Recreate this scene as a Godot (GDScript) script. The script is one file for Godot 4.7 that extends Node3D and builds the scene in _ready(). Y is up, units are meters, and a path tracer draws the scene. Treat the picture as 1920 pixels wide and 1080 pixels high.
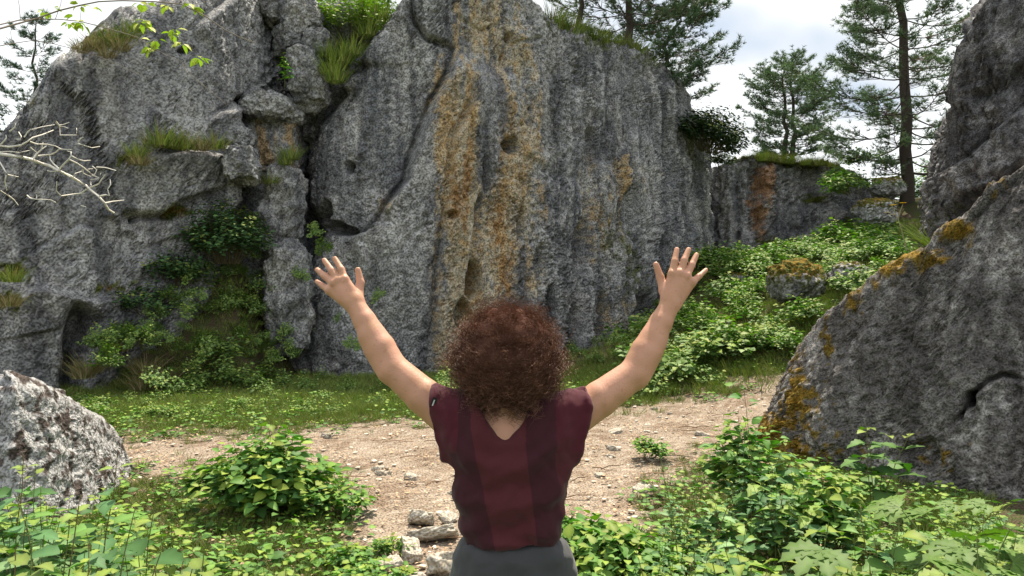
extends Node3D
# A woman with raised arms in front of a limestone cliff. Metres, y up, camera looks along -z.

const F := 1450.0      # focal length in photograph pixels
const EYE := 1.6       # camera height
var rng := RandomNumberGenerator.new()
var counts := {}
var M := {}
var nA: FastNoiseLite
var nB: FastNoiseLite
var nC: FastNoiseLite
var nD: FastNoiseLite
var nE: FastNoiseLite
var nS: FastNoiseLite
var nP: FastNoiseLite
var nK: FastNoiseLite
var nQ: FastNoiseLite

# ---------------------------------------------------------------- mesh helpers
class MB:
	var v := PackedVector3Array()
	var n := PackedVector3Array()
	var c := PackedColorArray()
	var uv := PackedVector2Array()
	var ix := PackedInt32Array()
	var use_uv := false

	func mesh() -> ArrayMesh:
		var a := []
		a.resize(Mesh.ARRAY_MAX)
		a[Mesh.ARRAY_VERTEX] = v
		a[Mesh.ARRAY_NORMAL] = n
		a[Mesh.ARRAY_COLOR] = c
		if use_uv:
			a[Mesh.ARRAY_TEX_UV] = uv
		a[Mesh.ARRAY_INDEX] = ix
		var m := ArrayMesh.new()
		m.add_surface_from_arrays(Mesh.PRIMITIVE_TRIANGLES, a)
		return m

	# a leaf: midrib from base along dir, folded, with nseg rows and a toothed edge
	func leaf(base: Vector3, dir: Vector3, up: Vector3, length: float, width: float, col: Color, nseg := 3, droop := 0.25, fold := 0.25, tooth := 0.0, wide_at := 0.4) -> void:
		var f := dir.normalized()
		var r := f.cross(up).normalized()
		var u := r.cross(f).normalized()
		var start := v.size()
		for k in nseg + 1:
			var t := float(k) / nseg
			var bend := -droop * t * t * length
			var cen := base + f * (length * t) + u * bend
			var nu := (u + f * (2.0 * droop * t)).normalized()
			if k == 0 or k == nseg:
				v.append(cen); n.append(nu); c.append(col)
				continue
			var w := width * 0.5 * pow(sin(PI * pow(t, log(0.5) / log(wide_at))), 0.85)
			var back := 0.0
			if tooth > 0.0:
				w *= 1.0 + (tooth if k % 2 == 1 else -tooth)
				back = length / nseg * (0.35 if k % 2 == 1 else 0.0)
			v.append(cen); n.append(nu); c.append(col * 1.3)
			v.append(cen + r * w + u * (fold * w) + f * back); n.append((nu - r * fold).normalized()); c.append(col)
			v.append(cen - r * w + u * (fold * w) + f * back); n.append((nu + r * fold).normalized()); c.append(col)
		# indices
		var prev := start
		for k in range(1, nseg + 1):
			var cur := start + 1 + (k - 1) * 3
			if k == 1:
				ix.append_array(PackedInt32Array([prev, cur, cur + 1, prev, cur + 2, cur]))
			elif k == nseg:
				ix.append_array(PackedInt32Array([prev, cur, prev + 1, prev, prev + 2, cur]))
			else:
				ix.append_array(PackedInt32Array([prev, cur, cur + 1, prev, cur + 1, prev + 1, prev, prev + 2, cur + 2, prev, cur + 2, cur]))
			prev = cur

	func blade(base: Vector3, dir: Vector3, length: float, width: float, bend: Vector3, col: Color, segs := 3) -> void:
		var f := dir.normalized()
		var r := f.cross(Vector3(bend.x, 0.3, bend.z) if bend.length() > 0.01 else Vector3(0.3, 0.2, 1)).normalized()
		var nn := r.cross(f).normalized()
		var s := v.size()
		for k in segs + 1:
			var t := float(k) / segs
			var p := base + f * (length * t) + bend * (length * t * t)
			var w := width * 0.5 * (1.0 - t * 0.92)
			v.append(p + r * w); v.append(p - r * w)
			n.append(nn); n.append(nn)
			c.append(col); c.append(col)
		for k in segs:
			var a := s + k * 2
			ix.append_array(PackedInt32Array([a, a + 1, a + 3, a, a + 3, a + 2]))

	func tube(pts: PackedVector3Array, radii: PackedFloat32Array, sides: int, col: Color) -> void:
		var s := v.size()
		var m := pts.size()
		var u := Vector3.RIGHT
		for k in m:
			var f := (pts[mini(k + 1, m - 1)] - pts[maxi(k - 1, 0)]).normalized()
			if k == 0:
				u = f.cross(Vector3.FORWARD if absf(f.z) < 0.8 else Vector3.RIGHT).normalized()
			u = (u - f * u.dot(f)).normalized()
			var w := f.cross(u)
			for a in sides:
				var an := TAU * a / sides
				var d := u * cos(an) + w * sin(an)
				v.append(pts[k] + d * radii[k]); n.append(d); c.append(col)
		for k in m - 1:
			for a in sides:
				var b := (a + 1) % sides
				var bl := s + k * sides + a
				var br := s + k * sides + b
				ix.append_array(PackedInt32Array([bl, bl + sides, br + sides, bl, br + sides, br]))
		# end cap
		var e := v.size()
		v.append(pts[m - 1]); n.append((pts[m - 1] - pts[m - 2]).normalized()); c.append(col)
		for a in sides:
			ix.append_array(PackedInt32Array([e, s + (m - 1) * sides + (a + 1) % sides, s + (m - 1) * sides + a]))

	func ball(at: Vector3, r: Vector3, rows: int, cols: int, col: Color) -> void:
		var s := v.size()
		for j in rows + 1:
			var th := PI * j / rows
			for i in cols + 1:
				var ph := TAU * i / cols
				var d := Vector3(sin(th) * cos(ph), cos(th), sin(th) * sin(ph))
				v.append(at + d * r); n.append((d / r).normalized()); c.append(col)
		for j in rows:
			for i in cols:
				var a := s + j * (cols + 1) + i
				var b := a + cols + 1
				ix.append_array(PackedInt32Array([a, a + 1, b + 1, a, b + 1, b]))


func noise(sd: int, freq: float, oct := 3, kind := FastNoiseLite.TYPE_SIMPLEX_SMOOTH, frac := FastNoiseLite.FRACTAL_FBM) -> FastNoiseLite:
	var f := FastNoiseLite.new()
	f.seed = sd
	f.noise_type = kind
	f.frequency = freq
	f.fractal_type = frac
	f.fractal_octaves = oct
	return f

func P(px: float, py: float, d: float) -> Vector3:
	return Vector3((px - 960.0) / F * d, EYE - (py - 540.0) / F * d, -d)

func numbered(called: String) -> String:
	var k: int = counts.get(called, 0)
	counts[called] = k + 1
	return called if k == 0 else "%s_%03d" % [called, k]

func thing(called: String, label: String, category: String, at := Vector3.ZERO, group := "") -> Node3D:
	var o := Node3D.new()
	o.name = numbered(called)
	add_child(o)
	o.position = at
	o.set_meta("label", label)
	o.set_meta("category", category)
	if group:
		o.set_meta("group", group)
	return o

func part(parent: Node, called: String, mesh: Mesh, mat: Material) -> MeshInstance3D:
	var o := MeshInstance3D.new()
	o.name = called
	o.mesh = mesh
	o.material_override = mat
	parent.add_child(o, true)
	return o

func single(called: String, mesh: Mesh, mat: Material, label: String, category: String, at := Vector3.ZERO, group := "") -> MeshInstance3D:
	var o := MeshInstance3D.new()
	o.name = numbered(called)
	o.mesh = mesh
	o.material_override = mat
	add_child(o)
	o.position = at
	o.set_meta("label", label)
	o.set_meta("category", category)
	if group:
		o.set_meta("group", group)
	return o

func structure(called: String, mesh: Mesh, mat: Material) -> MeshInstance3D:
	var o := MeshInstance3D.new()
	o.name = numbered(called)
	o.mesh = mesh
	o.material_override = mat
	add_child(o)
	o.set_meta("kind", "structure")
	return o

func lerp_table(t: Array, x: float) -> float:
	if x <= t[0][0]:
		return t[0][1]
	for i in range(1, t.size()):
		if x <= t[i][0]:
			var a: float = t[i - 1][0]
			var b: float = t[i][0]
			return lerpf(t[i - 1][1], t[i][1], (x - a) / maxf(b - a, 0.0001))
	return t[t.size() - 1][1]

# ---------------------------------------------------------------- ground
const GP := [  # px, py, depth: ground seen in the photograph
	[1200, 750, 11.0], [1460, 760, 10.5], [1300, 705, 12.0], [1400, 610, 13.3], [1250, 612, 15.2], [1350, 506, 19.5], [1500, 494, 19.0],
	[1600, 420, 20.0], [1700, 350, 22.0], [1640, 505, 12.6], [1540, 560, 13.0], [1560, 470, 16.0], [1100, 680, 16.6], [1440, 560, 15.5], [1800, 420, 13.0], [1480, 660, 11.8], [1350, 502, 22.0], [1420, 500, 21.6], [1500, 492, 21.5], [1570, 464, 21.4], [1640, 405, 21.4]]
var gp_w: Array = []
var HG := PackedFloat32Array()
const HX0 := -14.0
const HD0 := 0.0
const HS := 0.2
const HNX := 180
const HND := 180

func hill_raw(x: float, d: float) -> float:
	var s := 0.0
	var w := 0.0
	for g in gp_w:
		var dx: float = x - g.x
		var dz: float = d - g.z
		var k := exp(-(dx * dx + dz * dz) / 3.6) + 1e-9 / (0.1 + dx * dx + dz * dz)
		s += k * g.y
		w += k
	return s / w

func setup_ground() -> void:
	for g in GP:
		var p := P(g[0], g[1], g[2])
		gp_w.append(Vector3(p.x, p.y, g[2]))
	for q in [[0.0, 4.0], [0.0, 8.0], [-3.0, 6.0], [-6.0, 8.0], [-3.0, 10.0], [-6.0, 11.0], [0.0, 12.0], [2.5, 8.0], [1.0, 10.0], [4.0, 6.5], [2.0, 4.5], [-1.0, 14.5], [-3.0, 13.0], [0.6, 17.0], [5.5, 7.0], [-8.0, 6.0], [-3.5, 3.0], [3.0, 3.0], [0.0, 1.0]]:
		gp_w.append(Vector3(q[0], 0.0, q[1]))
	for q in [[5.5, 9.6, 0.9], [7.5, 10.0, 1.8], [9.0, 12.0, 2.8], [13.0, 22.0, 4.4], [13.0, 16.0, 3.8], [10.0, 28.5, 4.6], [5.0, 29.0, 4.5], [14.0, 29.0, 4.5], [0.0, 24.0, 3.0], [-7.0, 20.0, 3.0]]:
		gp_w.append(Vector3(q[0], q[2], q[1]))
	HG.resize(HNX * HND)
	for j in HND:
		for i in HNX:
			var x := HX0 + i * HS
			var d := HD0 + j * HS
			var h := hill_raw(x, d)
			# earth bank piled against the foot of the left cliff
			var inx := smoothstep(-7.2, -5.6, x) * (1.0 - smoothstep(-4.9, -4.0, x))
			h += 2.0 * inx * smoothstep(11.5, 13.9, d + 0.25 * nB.get_noise_2d(x * 3.0, d * 3.0))
			# low banks beside the camera
			h += 0.22 * smoothstep(1.0, 2.6, absf(x)) * (1.0 - smoothstep(3.0, 5.5, d))
			h += nA.get_noise_2d(x * 2.0, d * 2.0) * 0.10 * smoothstep(0.0, 1.0, absf(h) + 0.35)
			HG[j * HNX + i] = h

func gh(x: float, d: float) -> float:
	var fx := clampf((x - HX0) / HS, 0.0, HNX - 1.001)
	var fd := clampf((d - HD0) / HS, 0.0, HND - 1.001)
	var i := int(fx)
	var j := int(fd)
	var tx := fx - i
	var td := fd - j
	var a := lerpf(HG[j * HNX + i], HG[j * HNX + i + 1], tx)
	var b := lerpf(HG[(j + 1) * HNX + i], HG[(j + 1) * HNX + i + 1], tx)
	return lerpf(a, b, td)

func gpos(x: float, d: float) -> Vector3:
	return Vector3(x, gh(x, d), -d)

func path_mask(x: float, d: float) -> float:
	# 1 on the trodden earth, 0 in the grass
	var wob := nA.get_noise_2d(x * 5.0 + 40.0, d * 5.0) * 0.7 + nB.get_noise_2d(x * 6.0, d * 6.0) * 0.35
	var far := lerp_table([[-5.0, 8.2], [-3.0, 8.4], [-1.5, 9.2], [0.0, 9.8], [1.2, 10.0], [2.6, 10.5], [4.2, 10.7]], x)
	var near := lerp_table([[-5.0, 6.9], [-2.6, 6.7], [-1.3, 6.3], [-0.85, 4.4], [-0.6, 2.0], [0.3, 2.0], [0.7, 4.9], [1.1, 6.2], [1.9, 7.4], [3.5, 8.6], [5.0, 9.4]], x)
	return smoothstep(-0.45, 0.45, minf(far - d, d - near) + wob * 1.3 + nD.get_noise_2d(x * 0.8, d * 0.8) * 0.5)

func build_ground() -> void:
	var xs := PackedFloat32Array()
	var ds := PackedFloat32Array()
	var x := 0.0
	var left := []
	while x < 900.0:
		left.append(x)
		x += 0.05 if x < 5.0 else (0.1 if x < 9.0 else (0.25 if x < 14.0 else x * 0.3))
	for i in range(left.size() - 1, 0, -1):
		xs.append(-left[i])
	for q in left:
		xs.append(q)
	var d := -900.0
	while d < -6.0:
		ds.append(d)
		d *= 0.7
	d = -4.0
	while d < 900.0:
		ds.append(d)
		d += 0.5 if d < 1.0 else (0.045 if d < 9.0 else (0.07 if d < 13.5 else (0.12 if d < 22.0 else (0.4 if d < 36.0 else d * 0.3))))
	var nx := xs.size()
	var nd := ds.size()
	var mb := MB.new()
	mb.v.resize(nx * nd); mb.n.resize(nx * nd); mb.c.resize(nx * nd)
	var soil := Color(0.115, 0.085, 0.055)
	var dirt := Color(0.405, 0.33, 0.255)
	var dirt2 := Color(0.265, 0.195, 0.14)
	var green := Color(0.075, 0.115, 0.03)
	for j in nd:
		for i in nx:
			var px := xs[i]
			var pd := ds[j]
			var h := gh(px, pd)
			var pm := 0.0
			var near := absf(px) < 13.0 and pd > 1.0 and pd < 26.0
			if near:
				pm = path_mask(px, pd)
				var f1 := nD.get_noise_3d(px * 1.1, 3.0, pd * 1.1)
				var f2 := nC.get_noise_2d(px, pd)
				h += f1 * 0.020 + f2 * 0.008 + nE.get_noise_2d(px * 1.2, pd * 1.2) * 0.006
			mb.v[j * nx + i] = Vector3(px, h, -pd)
			var col := green
			if near:
				var m1 := nD.get_noise_2d(px * 2.0, pd * 2.0)
				var m2 := nE.get_noise_2d(px * 1.3, pd * 1.3 + 9.0)
				col = soil.lerp(green, clampf(0.25 + m1 * 1.4, 0.0, 0.8))
				var m3 := nA.get_noise_2d(px * 2.6, pd * 2.6 + 70.0)
				var dc := dirt.lerp(dirt2, clampf(0.40 + m1 * 0.9 + m2 * 0.7 + m3 * 1.1, 0.0, 1.0))
				if m2 > 0.45:
					dc = dc.lerp(Color(0.62, 0.55, 0.46), 0.6)
				col = col.lerp(dc, pm)
			mb.c[j * nx + i] = col
	for j in nd:
		for i in nx:
			var dx := mb.v[j * nx + mini(i + 1, nx - 1)] - mb.v[j * nx + maxi(i - 1, 0)]
			var dz := mb.v[mini(j + 1, nd - 1) * nx + i] - mb.v[maxi(j - 1, 0) * nx + i]
			mb.n[j * nx + i] = dx.cross(dz).normalized()
	for j in nd - 1:
		for i in nx - 1:
			var a := j * nx + i
			mb.ix.append_array(PackedInt32Array([a, a + nx, a + nx + 1, a, a + nx + 1, a + 1]))
	structure("ground", mb.mesh(), M.soil)

# ---------------------------------------------------------------- rock faces
# A rock mass: plan = [px, depth] along its foot from left to right, top = [px, py] of its upper edge in view.
func face_rock(plan: Array, top: Array, nx: int, ny: int, lean: float, curl: float, back: float, base_drop: float, relief: Callable, colour: Callable, warp: Array = [], end_drop := 0.6) -> ArrayMesh:
	var pl := PackedVector2Array()
	for q in plan:
		pl.append(Vector2((q[0] - 960.0) / F * q[1], -q[1]))
	# smooth the plan (Chaikin), then walk it by arc length weighted with nearness
	for it in 3:
		var s := PackedVector2Array([pl[0]])
		for i in pl.size() - 1:
			s.append(pl[i].lerp(pl[i + 1], 0.25)); s.append(pl[i].lerp(pl[i + 1], 0.75))
		s.append(pl[pl.size() - 1])
		pl = s
	var acc := PackedFloat32Array([0.0])
	for i in range(1, pl.size()):
		acc.append(acc[i - 1] + pl[i].distance_to(pl[i - 1]))
	var total := acc[acc.size() - 1]
	var nc := 14
	var nb := 14
	var rows := ny + nc + nb
	var mb := MB.new()
	mb.v.resize(nx * rows); mb.n.resize(nx * rows); mb.c.resize(nx * rows)
	var seg := 0
	var foot := PackedVector2Array()
	var out2 := PackedVector2Array()
	for i in nx:
		var s := float(i) / (nx - 1) * total
		while seg < acc.size() - 2 and acc[seg + 1] < s:
			seg += 1
		var t := (s - acc[seg]) / maxf(acc[seg + 1] - acc[seg], 1e-5)
		var p2 := pl[seg].lerp(pl[seg + 1], t)
		var a := pl[maxi(seg - 2, 0)]
		var b := pl[mini(seg + 3, pl.size() - 1)]
		var tg := (b - a).normalized()
		foot.append(p2)
		out2.append(Vector2(-tg.y, tg.x))
	var reach := maxi(3, nx / 28)
	for it in 3:
		var src := out2.duplicate()
		for i in nx:
			var sum := Vector2.ZERO
			for k in range(maxi(0, i - reach), mini(nx, i + reach + 1)):
				sum += src[k]
			out2[i] = sum.normalized()
	for i in nx:
		var u := float(i) / (nx - 1)
		var p2 := foot[i]
		var n2 := out2[i]
		var away := p2.normalized()
		var base := gh(p2.x, -p2.y) - base_drop
		var h := 3.0
		var cr := curl
		for it in 5:
			cr = minf(curl, h * 0.45)
			var q := p2 - n2 * (lean * h + cr)
			var dq := maxf(-q.y, 0.5)
			var ty := EYE - (lerp_table(top, 960.0 + F * q.x / dq) - 540.0) / F * dq
			h = maxf(ty - base, 0.05)
		for j in rows:
			var y := base
			var off := 0.0
			var nrm := Vector3(n2.x, 0.0, n2.y)
			if j < ny:
				var v := float(j) / (ny - 1)
				y = base + (h - cr) * v
				off = lean * (h - cr) * v
			elif j < ny + nc:
				var an := PI / 2 * float(j - ny + 1) / nc
				y = base + h - cr + cr * sin(an)
				off = lean * (h - cr) + cr * (1.0 - cos(an))
				nrm = (nrm * cos(an) + Vector3.UP * sin(an)).normalized()
			else:
				var k := float(j - ny - nc + 1) / nb
				y = base + h - end_drop * k * k
				off = lean * (h - cr) + cr + back * k * k
				nrm = Vector3.UP
			var w2 := p2 - n2 * minf(off, lean * (h - cr) + cr) + away * (maxf(0.0, off - lean * (h - cr) - cr) * smoothstep(0.1, 0.6, -n2.dot(away)))
			var p := Vector3(w2.x, y, w2.y)
			var d := maxf(-p.z, 0.3)
			var px := 960.0 + F * p.x / d
			var py := 540.0 - F * (p.y - EYE) / d
			if warp.size() > 0 and u < 0.5:
				var k2 := 1.0 - smoothstep(0.0, 0.5, u)
				var shift: float = lerp_table(warp, py) * k2
				px += shift
				p.x += shift / F * d
			var r: float = relief.call(px, py, p)
			p += nrm * r
			mb.v[j * nx + i] = p
			mb.c[j * nx + i] = colour.call(px, py, p, nrm)
	for j in rows:
		for i in nx:
			var dx := mb.v[j * nx + mini(i + 1, nx - 1)] - mb.v[j * nx + maxi(i - 1, 0)]
			var dy := mb.v[mini(j + 1, rows - 1) * nx + i] - mb.v[maxi(j - 1, 0) * nx + i]
			mb.n[j * nx + i] = dx.cross(dy).normalized()
	var ix := PackedInt32Array()
	ix.resize((rows - 1) * (nx - 1) * 6)
	var o := 0
	for j in rows - 1:
		for i in nx - 1:
			var a := j * nx + i
			ix[o] = a; ix[o + 1] = a + nx; ix[o + 2] = a + nx + 1
			ix[o + 3] = a; ix[o + 4] = a + nx + 1; ix[o + 5] = a + 1
			o += 6
	mb.ix = ix
	return mb.mesh()

# feature lists, in photograph pixels of the face they lie on
# step: polyline, height of the side on its right hand (m), edge width (px), fall-off (px), groove depth (m), groove width (px)
func make_features(steps: Array) -> Array:
	var out := []
	for s in steps:
		var pts := PackedVector2Array()
		for q in s[0]:
			pts.append(Vector2(q[0], q[1]))
		var bb := Rect2(pts[0], Vector2.ZERO)
		for q in pts:
			bb = bb.expand(q)
		out.append([pts, bb.grow(maxf(s[3] * 2.2, s[5] * 3.0)), s[1], s[2], s[3], s[4], s[5]])
	return out

func steps_at(feats: Array, px: float, py: float) -> float:
	var r := 0.0
	var q := Vector2(px, py)
	for f in feats:
		var bb: Rect2 = f[1]
		if not bb.has_point(q):
			continue
		var pts: PackedVector2Array = f[0]
		var best := 1e9
		var side := 1.0
		var along := 0.0
		for i in pts.size() - 1:
			var a := pts[i]
			var ab := pts[i + 1] - a
			var t := clampf((q - a).dot(ab) / ab.length_squared(), 0.0, 1.0)
			var dq := q - a - ab * t
			var l := dq.length()
			if l < best:
				best = l
				side = 1.0 if ab.cross(dq) > 0.0 else -1.0
				along = (i + t) / (pts.size() - 1)
		var sd := best * side
		var ends := smoothstep(0.0, 0.12, along) * (1.0 - smoothstep(0.88, 1.0, along))
		var w: float = f[3]
		var fall: float = f[4]
		var amp: float = f[2]
		if amp != 0.0 and fall > 0.0:
			r += amp * smoothstep(-w, w, sd) * exp(-maxf(sd, 0.0) / fall) * ends
		var gw: float = f[6]
		if best < gw * 2.5:
			r -= f[5] * exp(-best * best / (gw * gw)) * (0.3 + 0.7 * ends)
	return r

func holes_at(holes: Array, px: float, py: float) -> float:
	var r := 0.0
	for h in holes:
		var dx: float = (px - h[0]) / h[2]
		var dy: float = (py - h[1]) / h[3]
		var k := dx * dx + dy * dy
		if k < 4.0:
			r -= h[4] * (1.0 - smoothstep(0.55, 1.25, sqrt(k)))
	return r

func blobs_at(blobs: Array, px: float, py: float) -> float:
	var r := 0.0
	for h in blobs:
		var dx: float = (px - h[0]) / h[2]
		var dy: float = (py - h[1]) / h[3]
		var k := dx * dx + dy * dy
		if k < 5.0:
			r = maxf(r, h[4] * exp(-k * 0.9))
	return r

class Raster:
	var g := PackedFloat32Array()
	var x0 := 0.0
	var y0 := 0.0
	var st := 1.0
	var w := 0
	var h := 0
	func at(px: float, py: float) -> float:
		var fx := clampf((px - x0) / st, 0.0, w - 1.001)
		var fy := clampf((py - y0) / st, 0.0, h - 1.001)
		var i := int(fx)
		var j := int(fy)
		var o := j * w + i
		return lerpf(lerpf(g[o], g[o + 1], fx - i), lerpf(g[o + w], g[o + w + 1], fx - i), fy - j)

func raster(box: Rect2, st: float, fn: Callable) -> Raster:
	var r := Raster.new()
	r.x0 = box.position.x
	r.y0 = box.position.y
	r.st = st
	r.w = int(box.size.x / st) + 2
	r.h = int(box.size.y / st) + 2
	r.g.resize(r.w * r.h)
	for j in r.h:
		for i in r.w:
			r.g[j * r.w + i] = fn.call(r.x0 + i * st, r.y0 + j * st)
	return r

func rock_noise(p: Vector3, flute: float, rough: float) -> float:
	var a := nA.get_noise_3d(p.x, p.y * 0.6, p.z) * 0.17 + nQ.get_noise_3d(p.x + p.y * 0.25, p.y * 0.42 - p.x * 0.2, p.z) * 0.065
	var f := nB.get_noise_3d(p.x * 1.5, p.y * 0.22, p.z * 1.5)
	var tall := lerpf(1.0, 0.30, clampf(flute / 0.19, 0.0, 1.0))
	var b := nC.get_noise_3d(p.x, p.y * 0.6 * tall, p.z)
	var d := nD.get_noise_3d(p.x, p.y * 0.75 * tall, p.z)
	var e := nE.get_noise_3d(p.x, p.y * 0.8 * tall, p.z)
	var v := nD.get_noise_3d(p.x * 1.3 + 5.0, p.y * 0.22, p.z * 1.3)
	var crack := 1.0 - smoothstep(0.0, 0.035, nK.get_noise_3d(p.x, p.y * 0.6, p.z) + 1.0)
	var pit := -0.06 * smoothstep(0.28, 0.5, nP.get_noise_3d(p.x, p.y * 0.7 * tall, p.z))
	return a + f * flute + b * 0.07 * rough + (absf(d) - 0.2) * 0.075 * rough + v * (0.02 + flute * 0.22) + (absf(e) - 0.2) * 0.045 * rough + pit * rough - crack * 0.07

func rock_colour(p: Vector3, base: Color, light: Color, dark: Color, streak: float) -> Color:
	var s := nS.get_noise_3d(p.x * 1.7, p.y * 0.13, p.z * 1.7)
	var s2 := nD.get_noise_3d(p.x * 0.75, p.y * 0.06, p.z * 0.75)
	var m := nA.get_noise_3d(p.x * 1.6 + 30.0, p.y * 1.3, p.z * 1.6)
	var f := nD.get_noise_3d(p.x * 1.3 + 9.0, p.y * 1.3, p.z * 1.3)
	var e := nE.get_noise_3d(p.x * 1.1, p.y * 1.1 + 20.0, p.z * 1.1)
	var c := base.lerp(Color(base.r * 1.08, base.g * 1.0, base.b * 0.90), clampf(m * 1.4, 0.0, 1.0))
	c = c.lerp(dark, clampf(streak * (s * 2.6 + s2 * 2.0 + 0.30) - m * 0.5 + f * 0.3, 0.0, 0.9))
	c = c.lerp(light, clampf((e - 0.1) * 1.3 + f * 0.35 + m * 1.0 - s * 0.7 - s2 * 0.7, 0.0, 0.85))
	return c

# a free lump of rock: a cube-sphere pushed in and out
func lump(radii: Vector3, n: int, seed_off: Vector3, blocky: float, amp: float, col: Callable) -> ArrayMesh:
	var mb := MB.new()
	var axes := [[Vector3.RIGHT, Vector3.UP, Vector3.BACK], [Vector3.LEFT, Vector3.UP, Vector3.FORWARD], [Vector3.FORWARD, Vector3.UP, Vector3.RIGHT], [Vector3.BACK, Vector3.UP, Vector3.LEFT], [Vector3.RIGHT, Vector3.FORWARD, Vector3.UP], [Vector3.RIGHT, Vector3.BACK, Vector3.DOWN]]
	var sc := (radii.x + radii.y + radii.z) / 3.0
	for ax in axes:
		var s := mb.v.size()
		var r: Vector3 = ax[0]
		var u: Vector3 = ax[1]
		var o: Vector3 = ax[2]
		for j in range(-1, n + 2):
			for i in range(-1, n + 2):
				var q: Vector3 = o + r * (2.0 * i / n - 1.0) + u * (2.0 * j / n - 1.0)
				var sp := q.normalized()
				var cube := q / maxf(absf(q.x), maxf(absf(q.y), absf(q.z)))
				var d := sp.lerp(cube * 0.82, blocky)
				var w := d * radii
				var z := w / sc * 1.3 + seed_off
				var k := nA.get_noise_3d(z.x * 1.6, z.y * 1.6, z.z * 1.6) * 0.55 + nC.get_noise_3d(z.x * 0.55, z.y * 0.55, z.z * 0.55) * 0.35 + nB.get_noise_3d(z.x, z.y, z.z) * 0.22 + nD.get_noise_3d(z.x, z.y, z.z) * 0.12
				w += sp * (k * amp * sc)
				mb.v.append(w); mb.n.append(sp)
				mb.c.append(col.call(w, sp))
		var st := n + 3
		for j in range(1, n + 2):
			for i in range(1, n + 2):
				var a := s + j * st + i
				mb.n[a] = (mb.v[a + 1] - mb.v[a - 1]).cross(mb.v[a + st] - mb.v[a - st]).normalized()
				if i <= n and j <= n:
					mb.ix.append_array(PackedInt32Array([a, a + st, a + st + 1, a, a + st + 1, a + 1]))
	return mb.mesh()

# ---------------------------------------------------------------- the cliffs
var GREY := Color(0.375, 0.373, 0.372)
var PALE := Color(0.60, 0.595, 0.58)
var DARK := Color(0.165, 0.165, 0.175)
var OCHRE := Color(0.62, 0.40, 0.165)
var CREAM := Color(0.66, 0.575, 0.42)
var MOSS := Color(0.30, 0.185, 0.03)
var MOSSG := Color(0.11, 0.13, 0.03)

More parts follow.
